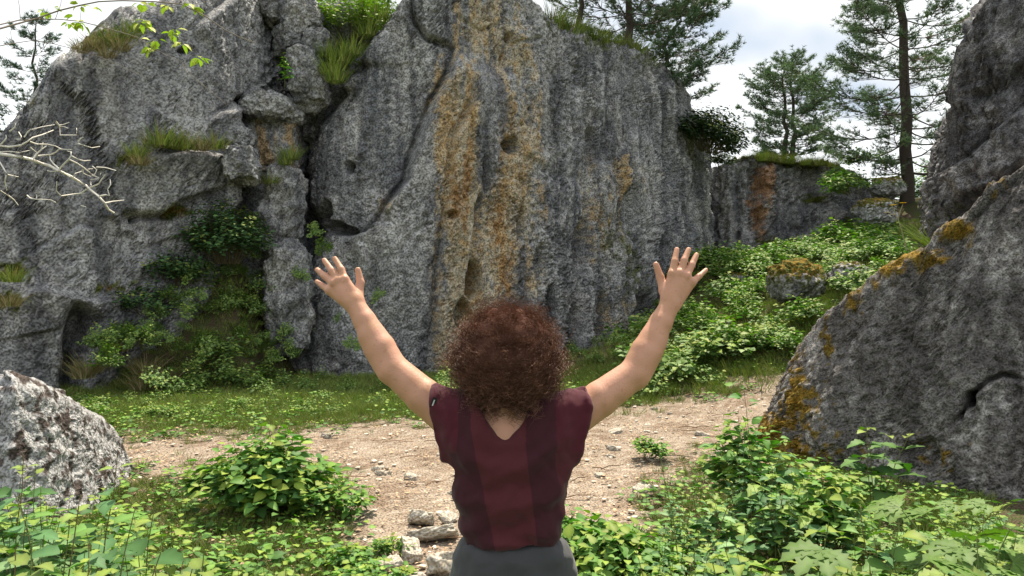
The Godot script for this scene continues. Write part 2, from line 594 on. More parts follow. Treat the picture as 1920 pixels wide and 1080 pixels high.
func build_cliffs() -> void:
	# --- left buttress
	var stepsL := make_features([
		[[[130, 560], [190, 600], [150, 660], [135, 760]], -0.45, 10, 70, 0.1, 8],
		[[[0, 560], [80, 535], [170, 560], [240, 545]], 0.30, 10, 60, 0.12, 6],
		[[[240, 300], [330, 285], [420, 290], [470, 275]], 0.34, 7, 60, 0.05, 5],
		[[[225, 395], [262, 402], [320, 405], [335, 380], [420, 350]], -0.30, 5, 60, 0.12, 5],
		[[[380, 225], [430, 200], [450, 185], [470, 215], [440, 260], [435, 285]], 0.30, 6, 50, 0.15, 5],
		[[[350, 60], [380, 30], [425, 0], [440, -15]], 0.20, 5, 60, 0.15, 5],
		[[[285, 195], [320, 235], [350, 275]], 0.14, 4, 40, 0.10, 4],
		[[[60, 470], [100, 450], [150, 420], [190, 430]], 0.12, 6, 40, 0.08, 5],
		[[[440, 345], [480, 340], [485, 420], [470, 520]], -0.5, 10, 90, 0.1, 6]])
	var holesL := [[455, 215, 18, 34, 0.35], [262, 411, 5, 5, 0.3], [150, 640, 26, 60, 0.5], [145, 715, 25, 40, 0.5], [330, 400, 22, 12, 0.2], [345, 95, 14, 5, 0.25]]
	var mossL := [[20, 510, 40, 20, 0.9], [15, 565, 45, 22, 0.8], [60, 190, 40, 10, 0.6], [340, 395, 40, 18, 0.8], [240, 300, 30, 20, 0.7], [220, 540, 60, 16, 0.6], [190, 70, 50, 26, 0.8]]
	var paleL := [[190, 128, 40, 14, 0.9], [320, 330, 90, 40, 0.55], [340, 430, 60, 25, 0.7], [440, 300, 34, 22, 0.7], [420, 60, 40, 120, 0.5], [130, 460, 40, 60, 0.35]]
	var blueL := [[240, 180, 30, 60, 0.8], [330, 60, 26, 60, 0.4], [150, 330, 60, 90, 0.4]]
	var area_left := Rect2(-200, -120, 900, 900)
	var shape_left := raster(area_left, 3.0, func(x: float, y: float) -> float: return steps_at(stepsL, x, y) + holes_at(holesL, x, y))
	var moss_left := raster(area_left, 7.0, func(x: float, y: float) -> float: return blobs_at(mossL, x, y))
	var pale_left := raster(area_left, 7.0, func(x: float, y: float) -> float: return blobs_at(paleL, x, y))
	var blue_left := raster(area_left, 7.0, func(x: float, y: float) -> float: return blobs_at(blueL, x, y))
	var relL := func(px: float, py: float, p: Vector3) -> float:
		var rough := 0.62 + 0.9 * smoothstep(460.0, 520.0, px) * (1.0 - smoothstep(150.0, 220.0, py))
		return rock_noise(p, 0.015, rough) + shape_left.at(px, py)
	var colL := func(px: float, py: float, p: Vector3, _n: Vector3) -> Color:
		var c := rock_colour(p, GREY, PALE, DARK, 0.75)
		var e := nE.get_noise_3d(p.x, p.y, p.z)
		var k := pale_left.at(px, py)
		if k > 0.02:
			c = c.lerp(PALE, clampf(k * (0.6 + e * 1.6), 0.0, 0.8))
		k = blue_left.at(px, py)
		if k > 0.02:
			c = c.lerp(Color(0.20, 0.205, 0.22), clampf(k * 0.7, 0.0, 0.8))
		k = moss_left.at(px, py)
		if k > 0.05:
			c = c.lerp(MOSSG if e > 0.0 else MOSS * 0.6, smoothstep(0.35, 0.6, k + e * 0.5))
		return c
	var mL := face_rock([[-560, 13.5], [-420, 10.9], [-200, 10.6], [0, 10.8], [130, 11.25], [250, 11.9], [380, 12.8], [480, 13.8], [560, 14.8], [640, 16.2]],
		[[-500, 300], [-120, 330], [-20, 300], [12, 250], [40, 212], [70, 170], [100, 120], [130, 90], [165, 62], [195, 40], [215, 20], [240, 14], [290, 6], [330, -25], [450, -70], [540, -50], [600, 10], [700, 40]],
		330, 250, 0.11, 0.5, 4.0, 0.6, relL, colL)
	var cl := single("limestone_cliff", mL, M.rock, "grey streaked limestone buttress rising behind the dark shrub and overhanging twigs", "cliff")
	cl.set_meta("group", "")
	cl.remove_meta("group")

	# --- central mass
	var stepsC := make_features([
		[[[640, 448], [690, 432], [722, 385], [762, 335], [768, 300], [785, 255], [810, 190], [838, 140], [850, 90]], 0.46, 5, 110, 0.30, 5],
		[[[850, 90], [800, 70], [772, 30], [765, -10]], 0.12, 5, 60, 0.22, 4],
		[[[806, 700], [812, 600], [818, 500], [826, 420], [835, 330], [838, 260], [880, 190], [888, 130]], 0.26, 6, 60, 0.22, 5],
		[[[690, 440], [702, 500], [684, 560], [688, 640], [696, 700]], 0.12, 8, 50, 0.12, 5],
		[[[868, 700], [866, 600], [880, 500], [890, 420], [893, 360]], -0.22, 7, 60, 0.12, 4],
		[[[910, 330], [905, 260], [920, 190], [950, 170]], 0.18, 6, 50, 0.06, 4],
		[[[970, 300], [990, 250], [1000, 200], [985, 120], [955, 40]], 0.22, 7, 60, 0.06, 4],
		[[[975, 700], [985, 560], [1005, 420], [1000, 330]], 0.20, 10, 70, 0.08, 6],
		[[[1075, 700], [1080, 560], [1100, 420], [1102, 280]], 0.25, 8, 60, 0.16, 6],
		[[[1140, 690], [1130, 560], [1160, 420], [1150, 300], [1180, 230]], 0.22, 8, 50, 0.10, 6],
		[[[1195, 690], [1190, 540], [1215, 400], [1205, 250], [1200, 130]], 0.24, 8, 50, 0.14, 6],
		[[[1245, 640], [1240, 480], [1255, 330], [1235, 200], [1215, 120]], 0.25, 8, 40, 0.14, 6],
		[[[1285, 600], [1280, 450], [1290, 330], [1270, 240]], 0.25, 7, 40, 0.14, 5],
		[[[575, 205], [610, 180], [650, 165], [665, 140], [665, 110]], -0.25, 8, 50, 0.05, 5],
		[[[800, 420], [770, 440], [740, 490]], 0.0, 4, 0, 0.06, 4],
		[[[945, 120], [960, 80], [990, 78], [1020, 70]], 0.0, 4, 0, 0.12, 4],
		[[[855, 30], [905, 55], [950, 40]], 0.0, 4, 0, 0.08, 3],
		[[[690, 350], [720, 370], [715, 400], [690, 432]], 0.10, 6, 30, 0.04, 4]])
	var holesC := [[653, 313, 9, 11, 0.45], [611, 396, 10, 19, 0.9], [640, 432, 24, 8, 0.8], [628, 424, 16, 9, 0.8], [952, 275, 19, 15, 0.5], [890, 525, 15, 34, 0.6], [868, 590, 20, 30, 0.4], [838, 406, 10, 8, 0.3], [905, 330, 6, 40, 0.2], [960, 68, 7, 9, 0.3], [1102, 275, 10, 34, 0.35], [978, 420, 8, 34, 0.35], [1010, 500, 10, 40, 0.3], [1090, 460, 14, 50, 0.35], [1030, 590, 12, 50, 0.3], [1195, 610, 20, 60, 0.5], [1120, 610, 14, 60, 0.4], [1250, 590, 16, 70, 0.5], [720, 410, 16, 14, 0.15], [1075, 620, 10, 50, 0.3], [1170, 400, 16, 50, 0.25]]
	var ochreC := [[846, 250, 26, 90, 1.1], [862, 330, 26, 120, 1.15], [842, 390, 18, 70, 1.0], [866, 440, 30, 70, 1.0], [905, 430, 30, 100, 0.95], [935, 470, 40, 90, 0.9], [940, 170, 15, 150, 0.75], [968, 90, 24, 80, 0.75], [985, 330, 20, 110, 0.95], [955, 340, 26, 60, 0.85], [910, 50, 44, 60, 0.7], [850, 570, 28, 130, 0.95], [905, 570, 40, 70, 0.9], [830, 630, 16, 110, 0.8], [722, 380, 20, 22, 0.6], [1000, 520, 18, 50, 0.5], [1170, 330, 34, 26, 0.36], [1142, 440, 20, 60, 0.38], [1100, 380, 12, 80, 0.38], [978, 240, 16, 70, 0.75], [870, 170, 20, 60, 0.55], [1150, 600, 30, 50, 0.35]]
	var rustC := [[862, 350, 9, 80, 0.9], [843, 380, 8, 40, 0.9], [948, 520, 16, 80, 0.7], [932, 420, 10, 90, 0.5]]
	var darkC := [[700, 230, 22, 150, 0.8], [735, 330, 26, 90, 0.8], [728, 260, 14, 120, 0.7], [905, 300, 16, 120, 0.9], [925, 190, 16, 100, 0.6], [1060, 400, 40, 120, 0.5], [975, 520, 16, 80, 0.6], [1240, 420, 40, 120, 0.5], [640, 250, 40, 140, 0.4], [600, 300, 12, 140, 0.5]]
	var paleC := [[795, 450, 17, 30, 0.85], [775, 100, 40, 40, 0.5], [735, 210, 6, 110, 0.55], [917, 250, 4, 60, 0.9], [1035, 290, 24, 22, 0.7], [1010, 320, 12, 12, 0.7], [700, 370, 26, 30, 0.5], [1200, 320, 26, 24, 0.6], [1140, 470, 30, 60, 0.5], [1010, 60, 30, 60, 0.4], [800, 560, 40, 60, 0.35], [640, 480, 40, 40, 0.3]]
	var mossC := [[1150, 450, 40, 60, 0.5], [1175, 510, 26, 60, 0.6], [1060, 40, 60, 20, 0.6], [1120, 80, 50, 20, 0.7], [1200, 110, 40, 20, 0.5], [620, 180, 40, 10, 0.5]]
	var area_mid := Rect2(480, -130, 900, 860)
	var shape_mid := raster(area_mid, 3.0, func(x: float, y: float) -> float: return steps_at(stepsC, x, y) + holes_at(holesC, x, y))
	var ochre_mid := raster(area_mid, 7.0, func(x: float, y: float) -> float: return blobs_at(ochreC, x, y))
	var rust_mid := raster(area_mid, 7.0, func(x: float, y: float) -> float: return blobs_at(rustC, x, y))
	var dark_mid := raster(area_mid, 7.0, func(x: float, y: float) -> float: return blobs_at(darkC, x, y))
	var pale_mid := raster(area_mid, 7.0, func(x: float, y: float) -> float: return blobs_at(paleC, x, y))
	var moss_mid := raster(area_mid, 7.0, func(x: float, y: float) -> float: return blobs_at(mossC, x, y))
	var relC := func(px: float, py: float, p: Vector3) -> float:
		var fl := 0.02 + 0.17 * smoothstep(980.0, 1150.0, px)
		var rough := 0.5 + 0.75 * smoothstep(860.0, 1060.0, px)
		# the slab right of the cleft swells towards the foot; the pillar beside it is hollowed
		var big := 0.25 * exp(-pow((px - 640.0) / 60.0, 2.0) - pow((py - 600.0) / 110.0, 2.0))
		return rock_noise(p, fl, rough) + shape_mid.at(px, py) + big
	var colC := func(px: float, py: float, p: Vector3, _n: Vector3) -> Color:
		var c := rock_colour(p, GREY, PALE, DARK, 0.6)
		var e := nE.get_noise_3d(p.x, p.y, p.z)
		var d := nD.get_noise_3d(p.x * 1.4, p.y * 0.8, p.z * 1.4)
		var s := nS.get_noise_3d(p.x * 2.6, p.y * 0.22, p.z * 2.6)
		var k := ochre_mid.at(px, py)
		if k > 0.05:
			var a := smoothstep(0.12, 0.5, k + d * 0.45 + s * 0.5 + e * 0.2)
			c = c.lerp(OCHRE.lerp(CREAM, clampf(0.68 + e * 1.0 - s * 0.9, 0.0, 1.0)), a * 0.85)
		k = rust_mid.at(px, py)
		if k > 0.05:
			c = c.lerp(Color(0.40, 0.20, 0.07), smoothstep(0.3, 0.8, k + d * 0.5 + s * 0.4) * 0.75)
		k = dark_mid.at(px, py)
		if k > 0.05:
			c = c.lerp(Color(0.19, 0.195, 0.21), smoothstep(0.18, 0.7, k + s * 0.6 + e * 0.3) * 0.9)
		k = pale_mid.at(px, py)
		if k > 0.05:
			c = c.lerp(Color(0.56, 0.55, 0.53), smoothstep(0.2, 0.6, k + e * 0.6) * 0.85)
		k = moss_mid.at(px, py)
		if k > 0.05:
			c = c.lerp(MOSSG, smoothstep(0.35, 0.6, k + d * 0.5) * 0.8)
		return c
	var warpC := []
	for q in [[-60, 762], [0, 745], [60, 700], [110, 660], [150, 622], [215, 562], [300, 550], [380, 558], [420, 588], [440, 600], [470, 588], [560, 540], [640, 500], [720, 480]]:
		warpC.append([q[0], q[1] - 560.0])
	var mC := face_rock([[600, 18.5], [566, 16.6], [560, 15.0], [585, 14.2], [700, 14.1], [830, 14.5], [950, 15.2], [1050, 16.0], [1150, 17.2], [1240, 18.4], [1300, 19.8], [1325, 22.0], [1322, 26.0]],
		[[500, 30], [700, -20], [745, -40], [800, -70], [900, -60], [960, -25], [990, 2], [1015, 40], [1050, 58], [1100, 72], [1150, 86], [1190, 100], [1225, 125], [1250, 165], [1272, 215], [1300, 255], [1330, 292]],
		520, 330, 0.07, 0.35, 5.0, 0.6, relC, colC, warpC)
	single("limestone_cliff", mC, M.rock, "tall fluted limestone cliff face with ochre streaks and small dark holes", "cliff")

	# --- wall with the orange-brown scar, farther back
	var steps2 := make_features([
		[[[1425, 300], [1435, 345], [1420, 385], [1440, 430]], -0.5, 7, 40, 0.1, 5],
		[[[1460, 300], [1458, 345], [1470, 400], [1440, 450]], 0.35, 6, 40, 0.1, 5],
		[[[1400, 390], [1430, 375], [1450, 350]], 0.3, 5, 30, 0.1, 4],
		[[[1370, 300], [1380, 400], [1375, 480]], 0.3, 8, 50, 0.15, 6],
		[[[1550, 300], [1540, 360], [1580, 400]], -0.3, 7, 60, 0.15, 6],
		[[[1490, 390], [1540, 380], [1600, 395]], 0.35, 8, 50, 0.1, 6],
		[[[1500, 440], [1560, 430], [1620, 440]], 0.35, 8, 40, 0.1, 6]])
	var scar := [[1440, 340, 18, 40, 1.0], [1430, 400, 16, 30, 0.9], [1450, 310, 12, 30, 0.8], [1437, 440, 12, 24, 0.7], [1415, 375, 20, 12, 0.8], [1475, 300, 10, 20, 0.5]]
	var moss2 := [[1460, 460, 60, 20, 0.7], [1550, 370, 30, 12, 0.7], [1500, 290, 90, 10, 0.8], [1600, 420, 60, 20, 0.6], [1400, 285, 40, 10, 0.7]]
	var area_scar := Rect2(1290, 240, 470, 280)
	var shape_scar := raster(area_scar, 3.0, func(x: float, y: float) -> float: return steps_at(steps2, x, y))
	var scar_map := raster(area_scar, 7.0, func(x: float, y: float) -> float: return blobs_at(scar, x, y))
	var moss_scar := raster(area_scar, 7.0, func(x: float, y: float) -> float: return blobs_at(moss2, x, y))
	var rel2 := func(px: float, py: float, p: Vector3) -> float:
		return rock_noise(p, 0.15, 1.7) + shape_scar.at(px, py) + nC.get_noise_3d(p.x * 0.5, p.y * 0.5, p.z * 0.5) * 0.3
	var col2 := func(px: float, py: float, p: Vector3, _n: Vector3) -> Color:
		var c := rock_colour(p, GREY * 0.95, PALE * 0.9, DARK, 0.7)
		var d := nD.get_noise_3d(p.x, p.y, p.z)
		var k := scar_map.at(px, py)
		if k > 0.05:
			c = c.lerp(Color(0.46, 0.215, 0.085).lerp(Color(0.58, 0.37, 0.21), clampf(0.3 + d, 0.0, 1.0)), smoothstep(0.22, 0.75, k + d * 0.6) * 0.85)
		k = moss_scar.at(px, py)
		if k > 0.05:
			c = c.lerp(MOSSG, smoothstep(0.35, 0.6, k + d * 0.5))
		return c
	var m2 := face_rock([[1250, 27.0], [1268, 24.5], [1310, 22.9], [1400, 22.2], [1480, 22.4], [1560, 22.6], [1640, 23.0], [1700, 24.0], [1740, 27.0]],
		[[1300, 300], [1335, 296], [1370, 286], [1400, 278], [1440, 282], [1490, 288], [1530, 286], [1570, 292], [1600, 312], [1640, 345], [1680, 352], [1720, 372]],
		190, 110, 0.12, 0.3, 4.0, 0.6, rel2, col2)
	single("rock_wall", m2, M.rock, "low grey rock wall with an orange brown scar below the small pine", "rock wall")

	# --- near boulder on the right and the outcrop above it
	var steps3 := make_features([
		[[[1780, 800], [1800, 775], [1822, 740], [1850, 715], [1880, 705], [1920, 715]], 0.04, 6, 60, 0.14, 4],
		[[[1650, 860], [1740, 830], [1760, 880]], -0.12, 12, 60, 0.05, 8],
		[[[1740, 470], [1800, 420], [1880, 330], [1930, 290]], -0.10, 8, 60, 0.05, 6],
		[[[1500, 840], [1560, 700], [1640, 600]], 0.08, 15, 80, 0.0, 5]])
	var holes3 := [[1816, 752, 11, 16, 0.3], [1798, 785, 5, 10, 0.15]]
	var moss3 := [[1440, 810, 34, 40, 1.0], [1470, 850, 50, 40, 0.9], [1500, 760, 40, 50, 0.7], [1490, 730, 16, 60, 0.8], [1545, 640, 12, 40, 0.7], [1600, 560, 16, 30, 0.7], [1660, 500, 50, 18, 0.8], [1720, 480, 50, 24, 0.8], [1790, 425, 26, 26, 1.1], [1850, 340, 30, 20, 0.6], [1880, 310, 24, 24, 0.5], [1540, 850, 60, 40, 0.4], [1740, 850, 60, 30, 0.35], [1620, 520, 60, 14, 0.6]]
	var area_near := Rect2(1380, 100, 700, 900)
	var shape_near := raster(area_near, 3.5, func(x: float, y: float) -> float: return steps_at(steps3, x, y) + holes_at(holes3, x, y))
	var moss_near := raster(area_near, 7.0, func(x: float, y: float) -> float: return blobs_at(moss3, x, y))
	var rel3 := func(px: float, py: float, p: Vector3) -> float:
		var q := p * 1.6
		return rock_noise(q, 0.03, 1.3) * 0.33 + nC.get_noise_3d(p.x * 3.0, p.y * 2.4, p.z * 3.0) * 0.035 + shape_near.at(px, py) + 0.035 * smoothstep(0.4, 0.7, moss_near.at(px, py) + nD.get_noise_3d(p.x * 2.0, p.y * 2.0, p.z * 2.0) * 0.5)
	var col3 := func(px: float, py: float, p: Vector3, _n: Vector3) -> Color:
		var e := nE.get_noise_3d(p.x * 1.8, p.y * 1.8, p.z * 1.8)
		var d := nD.get_noise_3d(p.x * 1.6, p.y * 1.6, p.z * 1.6)
		var c := rock_colour(p * 1.6, Color(0.195, 0.183, 0.175), Color(0.46, 0.44, 0.42), Color(0.10, 0.092, 0.088), 0.45)
		var k := moss_near.at(px, py)
		if k > 0.05:
			var a := smoothstep(0.32, 0.6, k + d * 0.6 + e * 0.35)
			c = c.lerp(Color(0.34, 0.205, 0.035).lerp(Color(0.18, 0.13, 0.03), clampf(0.4 + e * 1.8, 0.0, 1.0)), a)
		return c
	var m3 := face_rock([[1480, 10.4], [1400, 9.3], [1378, 8.3], [1395, 7.5], [1480, 6.9], [1640, 6.3], [1800, 5.8], [1960, 5.5], [2200, 5.2], [2500, 5.0]],
		[[1400, 870], [1418, 845], [1440, 815], [1480, 755], [1510, 700], [1540, 645], [1570, 590], [1600, 556], [1650, 515], [1700, 480], [1750, 460], [1775, 420], [1800, 412], [1830, 380], [1870, 330], [1920, 292], [2100, 160], [2400, 40]],
		330, 250, 0.35, 0.25, 2.5, 0.5, rel3, col3, [], 1.2)
	single("boulder", m3, M.rock_fine, "huge dark boulder with a leaning face and orange moss along its edge", "boulder")
	var steps4 := make_features([
		[[[1760, 340], [1800, 300], [1850, 250], [1920, 190]], 0.22, 8, 60, 0.14, 6],
		[[[1800, 180], [1860, 160], [1920, 110]], -0.2, 8, 50, 0.1, 6],
		[[[1740, 420], [1800, 370], [1860, 350], [1920, 300]], -0.3, 8, 50, 0.15, 7]])
	var area_rear := Rect2(1680, -160, 500, 700)
	var shape_rear := raster(area_rear, 3.5, func(x: float, y: float) -> float: return steps_at(steps4, x, y))
	var rel4 := func(px: float, py: float, p: Vector3) -> float:
		var q := p * 1.1
		return rock_noise(q, 0.05, 1.8) * 0.55 + shape_rear.at(px, py) + nC.get_noise_3d(p.x * 1.4, p.y * 2.0, p.z * 1.4) * 0.10 + nQ.get_noise_3d(p.x * 2.0, p.y * 3.0, p.z * 2.0) * 0.05
	var col4 := func(px: float, py: float, p: Vector3, _n: Vector3) -> Color:
		var e := nE.get_noise_3d(p.x * 2.0, p.y * 2.0, p.z * 2.0)
		var c := rock_colour(p * 1.6, Color(0.18, 0.173, 0.178), Color(0.42, 0.41, 0.41), Color(0.095, 0.09, 0.096), 0.6)
		if py > 380.0 and e > 0.15 and px < 1790.0:
			c = c.lerp(MOSSG, 0.5)
		return c
	var m4 := face_rock([[1745, 11.6], [1684, 10.7], [1672, 9.6], [1705, 8.8], [1810, 8.2], [1960, 7.8], [2150, 7.3], [2400, 7.0]],
		[[1690, 430], [1716, 415], [1738, 345], [1765, 290], [1790, 225], [1812, 170], [1828, 110], [1834, 50], [1850, 0], [1880, -60], [1960, -120], [2300, -160]],
		200, 210, 0.10, 0.3, 3.0, 0.8, rel4, col4)
	single("rock_outcrop", m4, M.rock_fine, "dark jagged outcrop towering behind the mossy leaning boulder", "rock outcrop")

	# --- pale boulder on the left
	var rel5 := func(_px: float, _py: float, p: Vector3) -> float:
		var q := p * 1.5
		return rock_noise(q, 0.0, 1.0) * 0.20 + nD.get_noise_3d(p.x * 2.0, p.y * 2.0, p.z * 2.0) * 0.02
	var col5 := func(_px: float, _py: float, p: Vector3, _n: Vector3) -> Color:
		var e := nE.get_noise_3d(p.x * 1.5, p.y * 1.5, p.z * 1.5)
		var d := nD.get_noise_3d(p.x * 1.1, p.y * 1.1, p.z * 1.1)
		var c := Color(0.54, 0.535, 0.53).lerp(Color(0.42, 0.415, 0.41), clampf(0.5 + d * 1.2, 0.0, 1.0))
		c = c.lerp(Color(0.56, 0.55, 0.54), smoothstep(0.15, 0.35, e))
		c = c.lerp(Color(0.12, 0.095, 0.085), smoothstep(0.14, 0.24, -e * 0.6 - d * 0.5 + nP.get_noise_3d(p.x * 1.5, p.y * 1.5, p.z * 1.5) * 0.35))
		return c
	var m5 := face_rock([[-420, 6.0], [-250, 5.0], [-100, 4.7], [20, 4.7], [100, 4.95], [170, 5.3], [215, 5.7], [260, 6.5], [290, 7.6]],
		[[-300, 640], [-100, 662], [0, 690], [50, 712], [110, 750], [145, 775], [170, 800], [183, 835], [193, 880], [208, 920], [228, 965], [246, 1000], [400, 1000]],
		210, 130, 0.22, 0.22, 1.0, 0.4, rel5, col5, [], 0.9)
	single("boulder", m5, M.rock_fine, "pale grey boulder blotched with black lichen beside the leafy thicket", "boulder")

	# --- blocks wedged in the cleft between the two cliffs
	var blocks := [  # px, py, depth, rx px, ry px, blocky, turn, what
		[580, 152, 14.9, 36, 62, 0.4, 0.2, "narrow upright grey block under the grassy gully"],
		[512, 205, 14.6, 50, 30, 0.3, -0.3, "sloping grey slab block above the ochre pillar"],
		[520, 275, 15.0, 40, 66, 0.6, 0.1, "ochre stained rock pillar recessed in the cleft"],
		[456, 312, 13.3, 30, 36, 0.5, 0.3, "pale square cut block on the ledge"],
		[450, 262, 14.0, 28, 24, 0.5, 0.5, "dark small block lodged above the pale square one"],
		[622, 215, 16.3, 60, 70, 0.3, 0.2, "shadowed rock deep inside the cleft"],
		[642, 100, 16.4, 80, 90, 0.2, 0.4, "earthy rock filling the back of the gully"],
		[530, 400, 14.3, 36, 96, 0.35, 0.0, "long rounded grey pillar beside the dark shrub"],
		[545, 560, 14.0, 44, 110, 0.3, 0.2, "rounded lower buttress standing in the brambles"],
		[565, 40, 15.3, 40, 44, 0.45, 0.4, "knobbly cracked block at the top of the cleft"],
		[530, 20, 15.4, 36, 36, 0.5, 0.1, "small cracked block capping the left buttress"],
		[590, 95, 15.1, 26, 36, 0.5, 0.7, "rounded knob of rock beside the gully grass"],
		[545, 75, 15.3, 30, 30, 0.5, 1.1, "angular knob of rock above the little sapling"]]
	var k := 0
	for b in blocks:
		k += 1
		var s: float = b[2] / F
		var och := k == 3
		var so := Vector3(k * 7.3, k * 3.1, k * 5.7)
		var colb := func(p: Vector3, _n: Vector3) -> Color:
			var q := p + so
			var c := rock_colour(q, GREY, PALE, DARK, 0.5)
			if och:
				c = c.lerp(OCHRE, smoothstep(0.0, 0.3, nS.get_noise_3d(q.x * 3.0, q.y * 0.4, q.z * 3.0) + 0.1) * 0.7)
			return c
		var mesh := lump(Vector3(b[3] * s * 1.15, b[4] * s * 1.1, 0.5 + b[3] * s * 0.5), 44, so, b[5], 0.38, colb)
		var o := single("rock_block", mesh, M.rock, b[7], "rock")
		o.position = P(b[0], b[1], b[2])
		o.rotation.y = b[6] * 0.5
		o.rotation.z = sin(k * 2.1) * 0.15
	# --- mossy rocks on the slope
	var mossy := [
		[1492, 528, 13.6, 58, 44, "mossy boulder half buried in the brambles of the slope"],
		[1595, 520, 13.6, 44, 30, "broad pale rock behind the mossy boulder on the slope"],
		[1395, 520, 17.0, 30, 10, "flat mossy slab lying below the rock wall"],
		[1665, 352, 21.0, 34, 22, "grey rock at the foot of the big pine trunk"],
		[1640, 400, 19.5, 44, 30, "low grey rock between the pine and the scarred wall"],
		[1370, 622, 13.6, 26, 30, "leaning mossy stump of rock among the brambles"]]
	for b in mossy:
		k += 1
		var s: float = b[2] / F
		var so := Vector3(k * 7.3, k * 3.1, k * 5.7)
		var mo: float = -0.05 if k == 14 else (0.6 if k == 15 else 0.25)
		var colm := func(p: Vector3, n: Vector3) -> Color:
			var q := p + so
			var c := rock_colour(q, GREY, PALE, DARK, 0.4)
			var d := nD.get_noise_3d(q.x * 2.0, q.y * 2.0, q.z * 2.0)
			return c.lerp(MOSS.lerp(MOSSG, clampf(0.5 + d * 2.0, 0.0, 1.0)), smoothstep(mo, mo + 0.25, n.y + d * 0.9))
		var mesh := lump(Vector3(b[3] * s, b[4] * s, b[3] * s * 0.9), 34, so, 0.12, 0.36, colm)
		var o := single("rock", mesh, M.rock, b[5], "rock")
		o.position = P(b[0], b[1], b[2])

# ---------------------------------------------------------------- materials
func tex_noise(sd: int, freq: float, oct: int, ramp: Array, size := 512, kind := FastNoiseLite.TYPE_SIMPLEX_SMOOTH) -> NoiseTexture2D:
	var t := NoiseTexture2D.new()
	t.width = size
	t.height = size
	t.seamless = true
	t.noise = noise(sd, freq, oct, kind)
	if ramp.size():
		var g := Gradient.new()
		var offs := PackedFloat32Array()
		var cols := PackedColorArray()
		for r in ramp:
			offs.append(r[0]); cols.append(r[1])
		g.offsets = offs
		g.colors = cols
		t.color_ramp = g
	return t

func grey(x: float) -> Color:
	return Color(x, x, x)

func leafy(rough := 0.5, back := Color(0.5, 0.6, 0.22)) -> StandardMaterial3D:
	var m := StandardMaterial3D.new()
	m.vertex_color_use_as_albedo = true
	m.roughness = rough
	m.metallic_specular = 0.24
	m.backlight_enabled = true
	m.backlight = back
	m.cull_mode = BaseMaterial3D.CULL_DISABLED
	return m

func plain(rough := 0.9, spec := 0.3) -> StandardMaterial3D:
	var m := StandardMaterial3D.new()
	m.vertex_color_use_as_albedo = true
	m.roughness = rough
	m.metallic_specular = spec
	return m

func build_materials() -> void:
	var speck := tex_noise(5, 0.035, 5, [[0.0, grey(0.48)], [0.38, grey(0.72)], [0.5, grey(0.89)], [0.6, grey(0.97)], [1.0, grey(1.0)]], 1024)
	var bump := tex_noise(6, 0.03, 5, [], 1024)
	var r := plain(0.95, 0.25)
	r.albedo_texture = speck
	r.heightmap_enabled = true
	r.heightmap_texture = bump
	r.heightmap_scale = 1.5
	r.uv1_triplanar = true
	r.uv1_world_triplanar = true
	r.uv1_scale = Vector3(0.55, 0.55, 0.55)
	r.uv1_triplanar_sharpness = 6.0
	var coarse := tex_noise(7, 0.028, 4, [[0.0, grey(0.74)], [0.36, grey(0.84)], [0.47, grey(0.96)], [0.56, grey(1.0)], [1.0, grey(1.0)]], 1024)
	r.detail_enabled = true
	r.detail_albedo = coarse
	r.detail_blend_mode = BaseMaterial3D.BLEND_MODE_MUL
	r.detail_uv_layer = BaseMaterial3D.DETAIL_UV_2
	r.uv2_triplanar = true
	r.uv2_world_triplanar = true
	r.uv2_triplanar_sharpness = 6.0
	r.uv2_scale = Vector3(0.21, 0.21, 0.21)
	M.rock = r
	var r2: StandardMaterial3D = r.duplicate()
	r2.uv1_scale = Vector3(1.2, 1.2, 1.2)
	r2.uv2_scale = Vector3(0.43, 0.43, 0.43)
	r2.heightmap_scale = 0.9
	M.rock_fine = r2
	var s := plain(0.97, 0.2)
	s.albedo_texture = tex_noise(15, 0.05, 5, [[0.0, grey(0.40)], [0.42, grey(0.75)], [0.5, grey(0.95)], [1.0, grey(1.0)]], 1024)
	s.heightmap_enabled = true
	s.heightmap_texture = tex_noise(16, 0.05, 5, [], 1024)
	s.heightmap_scale = 1.2
	s.uv1_triplanar = true
	s.uv1_world_triplanar = true
	s.uv1_scale = Vector3(0.8, 0.8, 0.8)
	M.soil = s
	M.leaf = leafy(0.52, Color(0.52, 0.72, 0.26))
	M.leaf_dark = leafy(0.7, Color(0.30, 0.36, 0.15))
	M.grass = leafy(0.6, Color(0.5, 0.55, 0.25))
	M.needle = leafy(0.6, Color(0.5, 0.55, 0.35))
	var b := plain(0.95, 0.2)
	b.albedo_texture = speck
	b.heightmap_enabled = true
	b.heightmap_texture = bump
	b.heightmap_scale = 3.0
	b.uv1_triplanar = true
	b.uv1_scale = Vector3(2.2, 0.7, 2.2)
	M.bark = b
	M.twig = plain(0.85, 0.3)
	var sm := plain(0.95, 0.25)
	sm.albedo_texture = speck
	sm.uv1_triplanar = true
	sm.uv1_scale = Vector3(1.5, 1.5, 1.5)
	M.stone = sm
	M.flower = leafy(0.7, Color(0.5, 0.5, 0.3))
	var sk := plain(0.5, 0.42)
	sk.subsurf_scatter_enabled = true
	sk.subsurf_scatter_strength = 0.12
	sk.heightmap_enabled = true
	sk.heightmap_texture = tex_noise(21, 0.08, 3, [], 256)
	sk.heightmap_scale = 0.06
	sk.uv1_triplanar = true
	sk.uv1_scale = Vector3(6, 6, 6)
	M.skin = sk
	var h := plain(0.55, 0.32)
	h.backlight_enabled = true
	h.backlight = Color(0.34, 0.17, 0.10)
	h.cull_mode = BaseMaterial3D.CULL_DISABLED
	M.hair = h
	M.hair_core = plain(0.9, 0.2)

# ---------------------------------------------------------------- plants
func jit(a: float) -> float:
	return rng.randf_range(-a, a)

